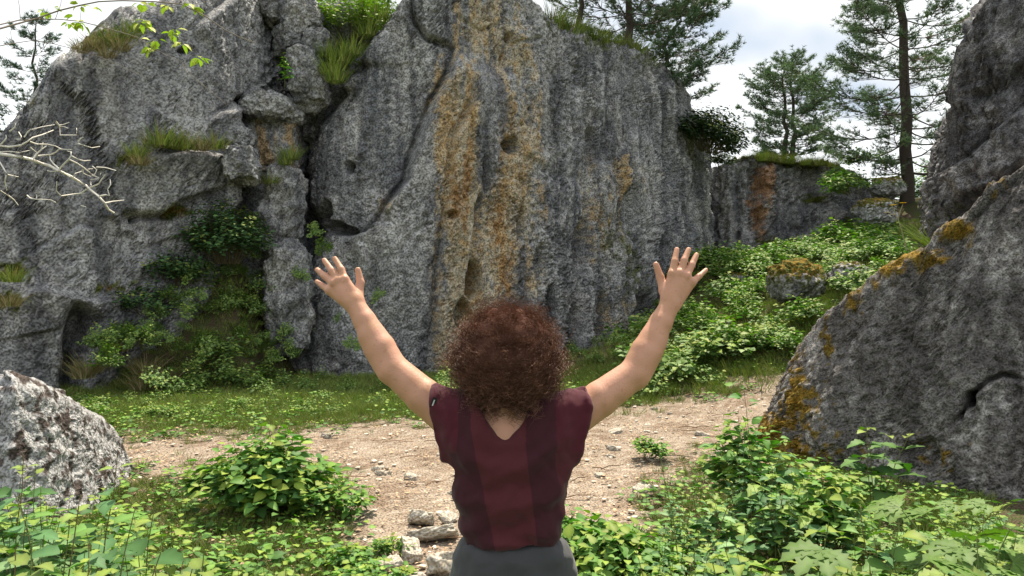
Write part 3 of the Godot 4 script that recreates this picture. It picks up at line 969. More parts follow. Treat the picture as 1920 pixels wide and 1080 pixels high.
func pick_green(palette: Array) -> Color:
	var c: Color = palette[rng.randi() % palette.size()]
	return c * rng.randf_range(0.8, 1.2)

const SUNNY := [Color(0.10, 0.205, 0.045), Color(0.125, 0.24, 0.055), Color(0.15, 0.26, 0.05), Color(0.075, 0.16, 0.045), Color(0.21, 0.29, 0.05)]
const BRAMBLE := [Color(0.125, 0.215, 0.05), Color(0.165, 0.25, 0.06), Color(0.085, 0.16, 0.045), Color(0.24, 0.31, 0.075), Color(0.19, 0.27, 0.10)]
const FORE := [Color(0.10, 0.195, 0.05), Color(0.13, 0.245, 0.06), Color(0.065, 0.14, 0.045), Color(0.20, 0.29, 0.06), Color(0.17, 0.27, 0.12), Color(0.08, 0.165, 0.065)]
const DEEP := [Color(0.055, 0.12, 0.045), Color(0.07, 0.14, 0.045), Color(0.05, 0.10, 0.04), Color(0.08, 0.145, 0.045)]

# a bush of leaves spread through a lumpy dome
func bush_meshes(sd: int, nleaf: int, rad: float, height: float, ls: float, palette: Array, nseg := 3, tall := 0) -> Array:
	rng.seed = sd
	var fo := MB.new()
	var st := MB.new()
	var shoots := maxi(8, nleaf / 26)
	var per := nleaf / shoots
	for s in shoots:
		var az := rng.randf() * TAU
		var rr := sqrt(rng.randf()) * 0.95
		var hh := sqrt(maxf(1.0 - rr * rr, 0.06)) * rng.randf_range(0.72, 1.08)
		if s < tall:
			hh *= 1.3
			rr *= 0.6
		var tip := Vector3(cos(az) * rad * rr, height * hh, sin(az) * rad * rr)
		var root := Vector3(tip.x * 0.25 + jit(0.05), 0.0, tip.z * 0.25 + jit(0.05))
		var mid := root.lerp(tip, 0.5) + Vector3(0, height * 0.12, 0)
		var pts := PackedVector3Array()
		for k in 6:
			var t := k / 5.0
			pts.append(root * (1 - t) * (1 - t) + mid * 2.0 * t * (1 - t) + tip * t * t)
		var r0 := ls * 0.045
		st.tube(pts, PackedFloat32Array([r0, r0 * 0.9, r0 * 0.8, r0 * 0.6, r0 * 0.5, r0 * 0.35]), 4, Color(0.10, 0.085, 0.045))
		var young := rng.randf() < 0.35
		for l in per:
			var t := 0.35 + 0.65 * float(l) / per
			var b := root * (1 - t) * (1 - t) + mid * 2.0 * t * (1 - t) + tip * t * t
			var a := l * 2.4 + jit(0.5)
			var out := Vector3(cos(a), rng.randf_range(-0.15, 0.55), sin(a))
			out += Vector3(tip.x / rad, 0.0, tip.z / rad) * 0.5
			b += out * ls * rng.randf_range(0.3, 0.9)
			var up := (Vector3.UP + Vector3(jit(0.5), 0, jit(0.5)) + Vector3(tip.x / rad, 0, tip.z / rad) * 0.5).normalized()
			var sz := ls * rng.randf_range(0.65, 1.2) * (0.75 if t > 0.93 else 1.0)
			var col := pick_green(palette)
			if young and t > 0.85:
				col = col.lerp(Color(0.26, 0.27, 0.05), 0.5)
			fo.leaf(b, out + Vector3(jit(0.3), jit(0.2), jit(0.3)), up, sz, sz * 0.72, col, nseg, rng.randf_range(0.1, 0.4), rng.randf_range(0.05, 0.4))
	return [fo.mesh(), st.mesh()]

# upright herb: stems with pairs of toothed leaves
func herb_meshes(sd: int, stems: int, height: float, ls: float, palette: Array, aspect := 0.5, nseg := 6, spread := 0.16, nodes := 8) -> Array:
	rng.seed = sd
	var fo := MB.new()
	var st := MB.new()
	for s in stems:
		var az := rng.randf() * TAU
		var root := Vector3(cos(az), 0, sin(az)) * spread * rng.randf()
		var h := height * rng.randf_range(0.68, 1.0)
		var leanv := Vector3(jit(0.22), 0, jit(0.22)) * h
		var pts := PackedVector3Array()
		var rad := PackedFloat32Array()
		for k in 7:
			var t := k / 6.0
			pts.append(root + leanv * t * t + Vector3(jit(0.006), h * t, jit(0.006)))
			rad.append(lerpf(0.0042, 0.0014, t))
		st.tube(pts, rad, 5, Color(0.11, 0.15, 0.05).lerp(Color(0.16, 0.08, 0.05), rng.randf() * 0.6))
		var a0 := rng.randf() * TAU
		for k in nodes:
			var t := 0.22 + 0.78 * (k + 0.5) / nodes
			var b := root + leanv * t * t + Vector3(0, h * t, 0)
			var big := ls * (1.15 - 0.75 * smoothstep(0.55, 1.0, t)) * rng.randf_range(0.8, 1.15)
			var col := pick_green(palette)
			if t > 0.9:
				col = col.lerp(Color(0.27, 0.30, 0.05), 0.5)
			for q in 2:
				var a := a0 + k * PI / 2 + q * PI + jit(0.35)
				var dir := Vector3(cos(a), rng.randf_range(0.0, 0.6), sin(a))
				var pet := b + dir.normalized() * big * 0.25
				st.tube(PackedVector3Array([b, pet]), PackedFloat32Array([0.0012, 0.0009]), 3, Color(0.14, 0.17, 0.05))
				fo.leaf(pet, dir, (Vector3.UP + Vector3(jit(0.35), 0, jit(0.35))).normalized(), big, big * aspect, col * rng.randf_range(0.88, 1.12), nseg, rng.randf_range(0.2, 0.6), rng.randf_range(0.1, 0.35), 0.10, 0.34)
	return [fo.mesh(), st.mesh()]

# palmate plant: each leaf is five toothed lobes on a long stalk
func palmate_meshes(sd: int, stems: int, height: float, ls: float, palette: Array) -> Array:
	rng.seed = sd
	var fo := MB.new()
	var st := MB.new()
	for s in stems:
		var az := TAU * s / stems + jit(0.5)
		var h := height * rng.randf_range(0.6, 1.0)
		var outd := Vector3(cos(az), 0, sin(az))
		var pts := PackedVector3Array()
		var rad := PackedFloat32Array()
		var reach := rng.randf_range(0.08, 0.26)
		for k in 6:
			var t := k / 5.0
			pts.append(outd * reach * t * t + Vector3(0, h * (1.0 - (1.0 - t) * (1.0 - t) * 0.6 - 0.4 * (1.0 - t)), 0))
			rad.append(lerpf(0.004, 0.0018, t))
		st.tube(pts, rad, 5, Color(0.15, 0.19, 0.07))
		for w in 2:
			var b: Vector3 = pts[5] if w == 0 else pts[3] + outd * 0.02
			var sc := ls * (1.0 if w == 0 else 0.75) * rng.randf_range(0.8, 1.15)
			var up := (Vector3.UP * 1.4 + outd * 0.5 + Vector3(jit(0.4), 0, jit(0.4))).normalized()
			var col := pick_green(palette)
			var fwd := (outd + Vector3(jit(0.6), -0.05, jit(0.6))).normalized()
			for q in 5:
				var an := (q - 2) * 0.62
				var dir := fwd.rotated(up, an)
				fo.leaf(b, dir, up, sc * (1.0 - 0.14 * absf(q - 2)), sc * 0.40, col, 9, 0.25, 0.18, 0.26, 0.45)
	return [fo.mesh(), st.mesh()]

func grass_mesh(sd: int, blades: int, height: float, width: float, spread: float, cols: Array, droop := 0.5) -> ArrayMesh:
	rng.seed = sd
	var mb := MB.new()
	for k in blades:
		var az := rng.randf() * TAU
		var r := sqrt(rng.randf()) * spread
		var b := Vector3(cos(az) * r, -0.01, sin(az) * r)
		var o := Vector3(cos(az), 0, sin(az))
		var col: Color = cols[rng.randi() % cols.size()] * rng.randf_range(0.8, 1.2)
		mb.blade(b, Vector3.UP + o * rng.randf_range(0.1, 0.6) + Vector3(jit(0.25), 0, jit(0.25)), height * rng.randf_range(0.5, 1.0), width, o * droop * rng.randf() + Vector3(0, -droop * 0.5 * rng.randf(), 0), col, 4)
	return mb.mesh()

func plant(called: String, meshes: Array, mat: Material, label: String, category: String, at: Vector3, scale_by: float, turn: float, group: String, tilt := Vector2.ZERO) -> Node3D:
	var o := thing(called, label, category, at, group)
	o.rotation = Vector3(tilt.x, turn, tilt.y)
	o.scale = Vector3.ONE * scale_by
	part(o, "foliage", meshes[0], mat)
	part(o, "stems", meshes[1], M.twig)
	return o

func stuff(called: String, mesh: Mesh, mat: Material, xf: Array, label: String, category: String, tints: PackedColorArray = PackedColorArray()) -> void:
	var mm := MultiMesh.new()
	mm.transform_format = MultiMesh.TRANSFORM_3D
	mm.use_colors = tints.size() > 0
	mm.mesh = mesh
	mm.instance_count = xf.size()
	for i in xf.size():
		mm.set_instance_transform(i, xf[i])
		if tints.size() > 0:
			mm.set_instance_color(i, tints[i])
	var o := MultiMeshInstance3D.new()
	o.name = numbered(called)
	o.multimesh = mm
	o.material_override = mat
	add_child(o)
	o.set_meta("kind", "stuff")
	o.set_meta("label", label)
	o.set_meta("category", category)

func spin(at: Vector3, s: float, tilt := 0.2) -> Transform3D:
	var b := Basis.from_euler(Vector3(jit(tilt), rng.randf() * TAU, jit(tilt))).scaled(Vector3.ONE * s)
	return Transform3D(b, at)

# pine: tapered trunk, limbs with side twigs, needle tufts
func pine(label: String, at: Vector3, height: float, trunk_r: float, first: float, spread: float, sd: int, whorl: float, group: String, lean := Vector3.ZERO, tuft := 0.16, col := Color(0.075, 0.12, 0.075), round_top := 0.5, sparse := 1.0, forks := 1) -> Node3D:
	rng.seed = sd
	var o := thing("pine_tree", label, "tree", at, group)
	var tr := MB.new()
	var br := MB.new()
	var cr := MB.new()
	for fk in forks:
		var offx := Vector3((fk - (forks - 1) * 0.5) * trunk_r * 2.4, 0, 0.0)
		var tp := PackedVector3Array()
		var rad := PackedFloat32Array()
		for k in 14:
			var t := k / 13.0
			tp.append(offx * minf(1.0, 0.4 + t * 2.0) + lean * t * t + Vector3(nA.get_noise_2d(t * 6.0, sd) * 0.25, height * t - 0.3 * (1.0 - t), nA.get_noise_2d(t * 6.0, sd + 50) * 0.25))
			rad.append(trunk_r * (1.0 - 0.88 * t) * (1.25 if k == 0 else 1.0))
		tr.tube(tp, rad, 10, Color(0.12, 0.095, 0.08))
		var y := first
		while y < 0.985:
			var kk := y * 13.0
			var bp := tp[int(kk)].lerp(tp[mini(int(kk) + 1, 13)], kk - int(kk))
			var nl := rng.randi_range(3, 5)
			var prof := (y - first) / (1.0 - first)
			var reach := spread * (sqrt(maxf(1.0 - prof * prof * prof, 0.0)) if round_top > 0.55 else sqrt(maxf(1.0 - prof, 0.0)) if round_top > 0.4 else (1.0 - prof) * 0.9 + 0.12) * (0.75 + 0.25 * minf(1.0, prof * 5.0))
			var a0 := rng.randf() * TAU
			for l in nl:
				var a := a0 + TAU * l / nl + jit(0.5)
				var len := reach * rng.randf_range(0.65, 1.1)
				var dir := Vector3(cos(a), 0, sin(a))
				var rise := rng.randf_range(-0.10, 0.20) + 0.35 * prof
				var pts := PackedVector3Array()
				var rr := PackedFloat32Array()
				var sway := Vector3(jit(0.15), 0, jit(0.15)) * len
				for k in 7:
					var t := k / 6.0
					pts.append(bp + dir * len * t + sway * t * t + Vector3(0, len * (rise * t - 0.12 * sin(t * PI) + 0.12 * t * t), 0))
					rr.append(maxf(trunk_r * 0.15 * (1.0 - prof * 0.6) * (1.0 - 0.85 * t), 0.006))
				br.tube(pts, rr, 5, Color(0.10, 0.08, 0.07))
				var nt := int(maxf(6.0, len * 12.0 * sparse))
				for q in nt:
					var t := rng.randf_range(0.30, 1.0)
					var bi := t * 6.0
					var b2 := pts[int(bi)].lerp(pts[mini(int(bi) + 1, 6)], bi - int(bi))
					var sd2 := 1.0 if rng.randf() < 0.5 else -1.0
					var tl := len * 0.36 * (1.15 - t) + 0.12
					var d2 := (dir * 0.8 + dir.cross(Vector3.UP) * sd2 * rng.randf_range(0.4, 1.0) + Vector3(0, rng.randf_range(-0.1, 0.5), 0)).normalized()
					var e2 := b2 + d2 * tl
					br.tube(PackedVector3Array([b2, b2.lerp(e2, 0.5) + Vector3(0, -0.03, 0), e2]), PackedFloat32Array([0.010, 0.007, 0.004]), 3, Color(0.11, 0.09, 0.07))
					for w in 3:
						var tp2 := b2.lerp(e2, 0.45 + 0.28 * w) + Vector3(jit(0.05), jit(0.05), jit(0.05))
						var cc := col * rng.randf_range(1.2, 2.3)
						for nd in 11:
							var nd_d := (d2 * 0.7 + Vector3(jit(1), jit(0.8) + 0.35, jit(1))).normalized()
							var sde := nd_d.cross(Vector3(jit(1), jit(1), jit(1))).normalized()
							var i0 := cr.v.size()
							var ln := tuft * rng.randf_range(0.7, 1.1)
							cr.v.append(tp2 + sde * 0.0085); cr.v.append(tp2 - sde * 0.0085); cr.v.append(tp2 + nd_d * ln)
							var nn := sde.cross(nd_d)
							nn = nn if nn.y > 0 else -nn
							for z in 3:
								cr.n.append(nn); cr.c.append(cc)
							var fr := (cr.v[i0 + 2] - cr.v[i0]).cross(cr.v[i0 + 1] - cr.v[i0])
							cr.ix.append_array(PackedInt32Array([i0, i0 + 1, i0 + 2]) if fr.dot(nn) > 0 else PackedInt32Array([i0, i0 + 2, i0 + 1]))
			y += whorl / height * rng.randf_range(0.8, 1.2)
	part(o, "trunk", tr.mesh(), M.bark)
	part(o, "limbs", br.mesh(), M.twig)
	part(o, "crown", cr.mesh(), M.needle)
	return o

func build_trees() -> void:
	pine("big open pine on the slope, its top above the dark outcrop", gpos(11.25, 22.0), 11.5, 0.185, 0.10, 3.3, 11, 0.42, "", Vector3(-0.9, 0, 0), 0.17, Color(0.085, 0.125, 0.07), 0.5, 1.35)
	pine("small round topped pine with a double trunk above the orange scar", Vector3(10.6, 5.4, -29.5), 5.0, 0.13, 0.30, 1.75, 23, 0.30, "", Vector3(0, 0, 0), 0.15, Color(0.07, 0.11, 0.06), 0.6, 1.15, 2)
	pine("slim dark pine standing behind the left buttress", Vector3(-14.3, 3.9, -23.0), 5.8, 0.10, 0.05, 2.2, 37, 0.42, "", Vector3(0.1, 0, 0), 0.17, Color(0.05, 0.085, 0.06), 0.3, 0.75)
	pine("pine leaning out from the cliff top over the grass", P(1175, 105, 19.5), 4.3, 0.12, 0.25, 2.5, 41, 0.26, "", Vector3(0.7, 0, 0.2), 0.15, Color(0.075, 0.11, 0.06), 0.6, 1.25)
	pine("drooping pine on the cliff edge above the dark evergreen bush", P(1240, 170, 20.5), 2.4, 0.09, 0.08, 1.9, 53, 0.24, "", Vector3(0.8, 0, 0.2), 0.15, Color(0.055, 0.09, 0.05), 0.6, 1.3)
	pine("thin trunked pine at the grassy brink of the cliff", P(1082, 62, 19.0), 4.0, 0.08, 0.45, 1.5, 67, 0.30, "", Vector3(0.2, 0, 0), 0.15, Color(0.075, 0.11, 0.06), 0.6, 1.1)
	# broadleaved trees peeping over
	var far := bush_meshes(301, 2200, 1.5, 2.6, 0.16, SUNNY, 2)
	plant("broadleaf_tree", far, M.leaf, "pale green young tree behind the rocks right of the big pine", "tree", gpos(13.6, 25.0) + Vector3(0, -0.5, 0), 0.75, 0.3, "")
	plant("broadleaf_tree", far, M.leaf, "yellow green treetop showing behind the left buttress", "tree", Vector3(-14.6, 3.4, -22.0), 0.9, 1.3, "")
	plant("broadleaf_tree", far, M.leaf, "leafy young tree filling the top of the gully", "tree", P(660, 70, 18.2), 0.85, 2.3, "")

func build_twigs() -> void:
	rng.seed = 808
	# leafy branches reaching in from a tree beyond the left edge
	var d := 3.4
	var o := thing("leafy_branch", "thin arching branch with young yellow green leaves across the sky", "branch", P(-30, 60, d))
	var st := MB.new()
	var fo := MB.new()
	var org := P(-30, 60, d)
	var lines := [
		[[[-30, 62], [20, 48], [70, 34], [110, 20], [150, 10], [185, 3], [230, 1], [290, 3], [340, 8], [385, 30], [420, 55], [450, 70], [478, 80]], 0.0042],
		[[[-30, 52], [0, 46], [35, 38], [70, 36], [110, 36], [150, 40], [190, 50], [225, 60], [258, 70], [285, 88], [312, 104], [340, 115]], 0.0030],
		[[[340, 115], [350, 135], [375, 155], [400, 175], [424, 196]], 0.0018],
		[[[-20, 90], [20, 82], [60, 76], [100, 82], [140, 92], [180, 104], [215, 118], [240, 130], [262, 140]], 0.0020],
		[[[104, 35], [114, 8], [116, -10]], 0.0015], [[[38, 36], [36, 10], [32, -8]], 0.0015],
		[[[22, 80], [20, 60], [22, 52]], 0.0012], [[[140, 92], [145, 88], [138, 80]], 0.0012], [[[335, 8], [340, 0], [345, -8]], 0.0015],
		[[[150, 40], [152, 20], [153, 12]], 0.001], [[[100, 82], [88, 64], [95, 56]], 0.001]]
	for l in lines:
		var pts := PackedVector3Array()
		var rad := PackedFloat32Array()
		var m: int = l[0].size()
		for k in m:
			var q: Array = l[0][k]
			pts.append(P(q[0], q[1], d + 0.25 * sin(q[0] * 0.012) + jit(0.01)) - org)
			rad.append(maxf(l[1] * (1.0 - 0.6 * k / (m - 1.0)), 0.0009))
		st.tube(pts, rad, 5, Color(0.20, 0.165, 0.13))
	for q in [[85, 20, 5], [100, 15, 3], [150, 8, 5], [175, 14, 4], [140, 30, 3], [145, 40, 7], [155, 46, 6], [130, 42, 5], [272, 38, 6], [262, 42, 5], [275, 50, 4], [285, 78, 6], [282, 90, 7], [296, 74, 4], [322, 62, 6], [340, 80, 7], [330, 55, 4], [372, 108, 6], [378, 112, 4], [313, 10, 4], [355, 6, 5], [362, 12, 4], [262, 4, 3], [275, 6, 3]]:
		var dd: float = d + 0.25 * sin(q[0] * 0.012)
		var b := P(q[0], q[1], dd) - org
		for k in q[2]:
			var a := rng.randf() * TAU
			var dir := Vector3(cos(a), rng.randf_range(-0.9, 0.3), sin(a))
			var sz := rng.randf_range(0.028, 0.044)
			fo.leaf(b + dir * 0.008, dir, Vector3(jit(0.6), 1, jit(0.6)), sz, sz * 0.62, Color(0.42, 0.45, 0.08) * rng.randf_range(0.8, 1.2), 3, 0.3, 0.25)
	part(o, "twigs", st.mesh(), M.twig)
	part(o, "leaves", fo.mesh(), M.leaf)
	# bare branch lower down, its sunlit whiteness put into the bark colour
	d = 3.2
	org = P(-40, 280, d)
	var o2 := thing("bare_branch", "pale bare branch with crooked twigs in front of the left cliff", "branch", org)
	var b2 := MB.new()
	var z := 300.0 / 1620.0
	var bare := [
		[[[-200, 350], [0, 372], [100, 385], [230, 408], [330, 430], [420, 470], [500, 488], [600, 545], [720, 600], [800, 650], [870, 690], [930, 745], [1000, 800], [1060, 870], [1100, 935], [1155, 968]], 0.0062],
		[[[330, 430], [370, 370], [420, 325], [435, 255]], 0.0036], [[[420, 325], [470, 290]], 0.002],
		[[[380, 390], [450, 382], [520, 375], [570, 350], [600, 320], [660, 325], [720, 325]], 0.003],
		[[[300, 245], [370, 270], [480, 272], [560, 290], [620, 320]], 0.0024], [[[-200, 270], [0, 290], [100, 298], [220, 280], [280, 245], [330, 205], [430, 175], [540, 130]], 0.0036],
		[[[0, 280], [40, 240], [65, 205], [60, 180]], 0.003], [[[320, 125], [430, 95], [550, 75]], 0.0018], [[[245, 200], [270, 160], [310, 120]], 0.0024],
		[[[565, 40], [605, 90], [610, 180], [700, 180], [780, 180], [775, 110]], 0.0026], [[[605, 90], [650, 95], [690, 110]], 0.0018], [[[605, 78], [650, 70], [700, 50]], 0.0018],
		[[[790, 265], [850, 285], [930, 308], [1010, 295]], 0.0022], [[[790, 248], [815, 215], [845, 202]], 0.0024],
		[[[600, 525], [540, 470], [510, 430], [505, 390]], 0.0028], [[[600, 525], [640, 480], [690, 430], [720, 390], [720, 350], [680, 340]], 0.003],
		[[[720, 390], [790, 425], [850, 440], [915, 435]], 0.0022], [[[700, 428], [780, 465], [850, 510], [910, 560], [950, 590], [1010, 615], [1020, 565]], 0.0024],
		[[[890, 525], [940, 520]], 0.0018], [[[935, 495], [980, 530], [960, 575], [930, 590]], 0.002], [[[980, 505], [1060, 508], [1110, 520], [1175, 540]], 0.0022],
		[[[745, 600], [755, 570], [830, 545]], 0.002], [[[835, 520], [850, 570], [920, 600]], 0.002],
		[[[890, 720], [950, 695], [1000, 675], [1030, 625], [1065, 580]], 0.0032], [[[920, 690], [915, 630], [1000, 620]], 0.0018],
		[[[880, 725], [820, 770], [740, 778], [620, 795], [570, 745], [575, 650]], 0.0026], [[[1000, 798], [1080, 785], [1110, 795], [1090, 730], [1120, 680], [1115, 625]], 0.0026],
		[[[1060, 868], [1150, 850], [1255, 838]], 0.0026], [[[-100, 400], [0, 455], [50, 540], [75, 580], [185, 603]], 0.003], [[[65, 585], [50, 650], [70, 740]], 0.0026], [[[80, 790], [140, 835], [185, 890]], 0.003], [[[0, 740], [80, 790]], 0.002],
		[[[275, 790], [310, 820], [370, 830], [510, 835], [565, 862]], 0.0024], [[[370, 825], [372, 780], [400, 765]], 0.002], [[[100, 140], [150, 100], [160, 60]], 0.003], [[[0, 350], [100, 345], [200, 358], [300, 335]], 0.002], [[[640, 560], [700, 600], [745, 608]], 0.002], [[[190, 150], [215, 190], [215, 220], [165, 220]], 0.002], [[[480, 540], [520, 550], [600, 540]], 0.002], [[[820, 895], [870, 905]], 0.002], [[[300, 300], [370, 355]], 0.002]]
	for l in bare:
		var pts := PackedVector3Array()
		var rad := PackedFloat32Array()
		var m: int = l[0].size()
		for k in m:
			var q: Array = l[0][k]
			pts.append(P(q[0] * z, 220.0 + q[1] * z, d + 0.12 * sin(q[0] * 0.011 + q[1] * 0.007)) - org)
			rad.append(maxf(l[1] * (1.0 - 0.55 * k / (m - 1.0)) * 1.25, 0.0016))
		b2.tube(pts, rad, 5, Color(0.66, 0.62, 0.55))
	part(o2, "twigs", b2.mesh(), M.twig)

# ---------------------------------------------------------------- vegetation on the ground
func build_plants() -> void:
	# the round bush on the path
	var pb := bush_meshes(71, 1700, 0.54, 0.55, 0.09, SUNNY, 4, 9)
	plant("round_bush", pb, M.leaf, "dense round green bush growing on the pale path", "bush", gpos(-1.78, 5.55), 1.0, 0.0, "")
	var pb2 := bush_meshes(73, 260, 0.26, 0.24, 0.07, SUNNY, 4)
	plant("round_bush", pb2, M.leaf, "small leafy offshoot at the foot of the round bush", "bush", gpos(-1.22, 5.4), 1.0, 0.4, "")
	plant("leafy_bush", bush_meshes(79, 620, 0.34, 0.72, 0.085, SUNNY, 4, 8), M.leaf, "upright yellow green bush at the mossy toe of the dark boulder", "bush", gpos(1.66, 5.3), 1.0, 0.0, "")
	plant("leafy_bush", bush_meshes(83, 420, 0.3, 0.5, 0.085, SUNNY, 4, 4), M.leaf, "smaller yellow green bush in front of the upright one", "bush", gpos(1.85, 4.6), 1.0, 1.0, "")
	# low plants beside the walker
	rng.seed = 5
	for q in [[1125, 905, 4.3, 0.42, "leafy clump in full sun beside the walker's right hip"], [1170, 930, 4.2, 0.36, "low leafy clump spilling over stones near the walker"], [1080, 890, 4.6, 0.36, "leafy clump half hidden behind the walker's shirt"], [700, 1010, 4.0, 0.24, "low weed clump beside the pale rubble stones"], [650, 985, 4.3, 0.22, "low weed clump between the round bush and the rubble"], [735, 965, 4.6, 0.16, "tiny weed clump at the edge of the bare path"], [620, 1040, 3.7, 0.24, "weed clump in the grass before the rubble stones"], [1215, 815, 7.2, 0.25, "weed clump among stones in the middle of the path"], [1150, 1015, 3.9, 0.16, "tiny dark weed clump beside the walker's trousers"]]:
		var mm := bush_meshes(int(q[0]), 420, 0.36, 0.26, 0.07, SUNNY, 4)
		var x: float = (q[0] - 960.0) / F * q[2]
		plant("leafy_clump", mm, M.leaf, q[4], "plant", gpos(x, q[2]), q[3] / 0.36, 0.7, "")
	# bramble variants
	var br := []
	for k in 5:
		br.append(bush_meshes(400 + k, 460, 0.55, 0.46, 0.095, BRAMBLE, 2, 3))
	var dk := []
	for k in 4:
		dk.append(bush_meshes(500 + k, 300, 0.5, 0.55, 0.085, BRAMBLE, 2, 5))
	rng.seed = 77
	# slope on the right
	var spots := []
	var tries := 0
	while spots.size() < 125 and tries < 9000:
		tries += 1
		var x := rng.randf_range(1.2, 10.5)
		var d := rng.randf_range(10.9, 20.5)
		var p := gpos(x, d)
		var px := 960.0 + F * x / d
		var py := 540.0 - F * (p.y - EYE) / d
		if px > 1680.0 or px < 1190.0 or py > 775.0 or py < 425.0:
			continue
		if p.y < 0.03 and px < 1230.0:
			continue
		if Vector2(px - 1495.0, (py - 545.0)).length() < 62.0 or (absf(px - 1345.0 - (560.0 - py) * -0.2) < 26.0 and py < 640.0 and py > 520.0):
			continue
		if nA.get_noise_2d(x * 3.0, d * 3.0) < -0.12:
			continue
		var ok := true
		for s in spots:
			if Vector2(s.x - x, s.y - d).length() < 0.36:
				ok = false
				break
		if not ok:
			continue
		spots.append(Vector2(x, d))
	for s in spots:
		var mm: Array = br[rng.randi() % 5]
		var bl := "low bramble bush in the middle of the green slope"
		if Vector2(s.x - 5.0, s.y - 13.6).length() < 1.5:
			bl = "low bramble bush crowding round the mossy boulder"
		elif s.y < 12.2:
			bl = "low bramble bush at the foot of the slope beside the path"
		elif s.y > 17.5:
			bl = "low bramble bush under the scarred rock wall"
		elif s.x < 3.6:
			bl = "low bramble bush beside the foot of the fluted cliff"
		plant("bramble_bush", mm, M.leaf, bl, "bush", gpos(s.x, s.y) - Vector3(0, 0.04, 0), rng.randf_range(0.5, 1.0) + 0.5 * pow(rng.randf(), 3.0), rng.randf() * TAU, "brambles on the slope", Vector2(jit(0.15), jit(0.15)))
	# bank at the foot of the left cliff
	var lab := "dark trailing bramble on the shaded bank under the left cliff"
	for k in 84:
		var px := rng.randf_range(170, 560)
		var py := rng.randf_range(470, 735)
		if px < 300.0 and py < 560.0 and py < 640.0 - px * 0.5:
			continue
		var d := lerp_table([[130, 11.4], [250, 12.1], [380, 13.0], [480, 13.9], [560, 14.2]], px) - 0.1 - (py - 470.0) / 265.0 * 1.3
		var x := (px - 960.0) / F * d
		var y := EYE - (py - 540.0) / F * d
		y = minf(y, gh(x, d) + 0.9)
		plant("bank_bramble", dk[k % 4], M.leaf, lab if py > 640.0 else ("trailing bramble high on the bank beside the dark shrub" if px > 330.0 else "trailing bramble against the overhung foot of the left cliff"), "bush", Vector3(x, maxf(y, gh(x, d)) - 0.15, -d), rng.randf_range(0.3, 0.65), rng.randf() * TAU, "brambles on the bank", Vector2(0.4 + jit(0.3), jit(0.3)))
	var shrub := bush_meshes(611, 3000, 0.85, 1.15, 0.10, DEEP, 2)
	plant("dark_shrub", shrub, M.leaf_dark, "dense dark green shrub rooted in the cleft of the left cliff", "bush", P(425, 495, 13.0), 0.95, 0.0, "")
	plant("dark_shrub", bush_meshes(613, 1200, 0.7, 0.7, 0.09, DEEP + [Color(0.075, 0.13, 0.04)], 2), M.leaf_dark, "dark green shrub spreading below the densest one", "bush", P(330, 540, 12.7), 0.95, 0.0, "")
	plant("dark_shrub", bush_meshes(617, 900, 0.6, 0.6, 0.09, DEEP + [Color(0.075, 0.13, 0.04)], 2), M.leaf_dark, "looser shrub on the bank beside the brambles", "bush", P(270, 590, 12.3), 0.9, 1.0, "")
	for q in [[600, 470, 13.6, 0.5], [585, 440, 13.7, 0.42], [560, 520, 13.5, 0.4], [710, 560, 13.6, 0.35], [640, 600, 13.3, 0.3], [660, 650, 13.3, 0.4]]:
		plant("wall_creeper", dk[int(q[0]) % 4], M.leaf, "sprig of dark creeper growing from the central cliff face", "plant", P(q[0], q[1], q[2]), q[3], q[0], "creepers on the central cliff", Vector2(0.9, 0.2))
	# strip of low plants along the cliff foot
	for k in 85:
		var px := rng.randf_range(150, 860)
		var d := rng.randf_range(9.5, 13.2)
		var x := (px - 960.0) / F * d
		if px < 300 and d > 11.0:
			d = rng.randf_range(9.5, 10.8)
		if path_mask(x, d) > 0.4:
			continue
		plant("herb_clump", br[k % 5] if d < 11.3 else dk[k % 4], M.leaf, "low green herb clump on the verge between path and cliff", "plant", gpos(x, d) - Vector3(0, 0.05, 0), rng.randf_range(0.25, 0.5) + 0.7 * pow(rng.randf(), 1.5) * smoothstep(10.5, 12.3, d), rng.randf() * TAU, "herbs along the cliff foot")
	for k in 14:
		var d := rng.randf_range(13.0, 16.5)
		var px := rng.randf_range(1060, 1290)
		plant("herb_clump", dk[k % 4], M.leaf, "dark herb clump in the shade at the foot of the fluted cliff", "plant", gpos((px - 960.0) / F * d, d), rng.randf_range(0.3, 0.6), rng.randf() * TAU, "herbs in the shaded corner")
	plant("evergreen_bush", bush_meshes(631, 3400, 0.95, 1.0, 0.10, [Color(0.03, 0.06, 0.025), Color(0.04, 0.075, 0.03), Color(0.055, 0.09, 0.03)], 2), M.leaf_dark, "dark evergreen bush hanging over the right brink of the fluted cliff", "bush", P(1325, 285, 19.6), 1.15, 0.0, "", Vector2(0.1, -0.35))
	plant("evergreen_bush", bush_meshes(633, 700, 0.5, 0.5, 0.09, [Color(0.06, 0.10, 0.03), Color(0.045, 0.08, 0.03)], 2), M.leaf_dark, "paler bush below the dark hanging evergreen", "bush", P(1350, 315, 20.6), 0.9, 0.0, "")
	for q in [[1600, 350, 20.0, 1.1, "bright leafy bush beside the scarred rock wall"], [1575, 335, 21.4, 0.8, "small yellow green bush on the rock wall's shoulder"], [1660, 345, 21.0, 0.7, "leafy bush left of the big pine trunk"], [1620, 300, 22.5, 0.9, "dark leafy bush on top of the scarred wall"]]:
		plant("slope_bush", br[int(q[0]) % 5], M.leaf, q[4], "bush", P(q[0], q[1], q[2]) - Vector3(0, 0.2, 0), q[3] * 1.3, q[0], "")
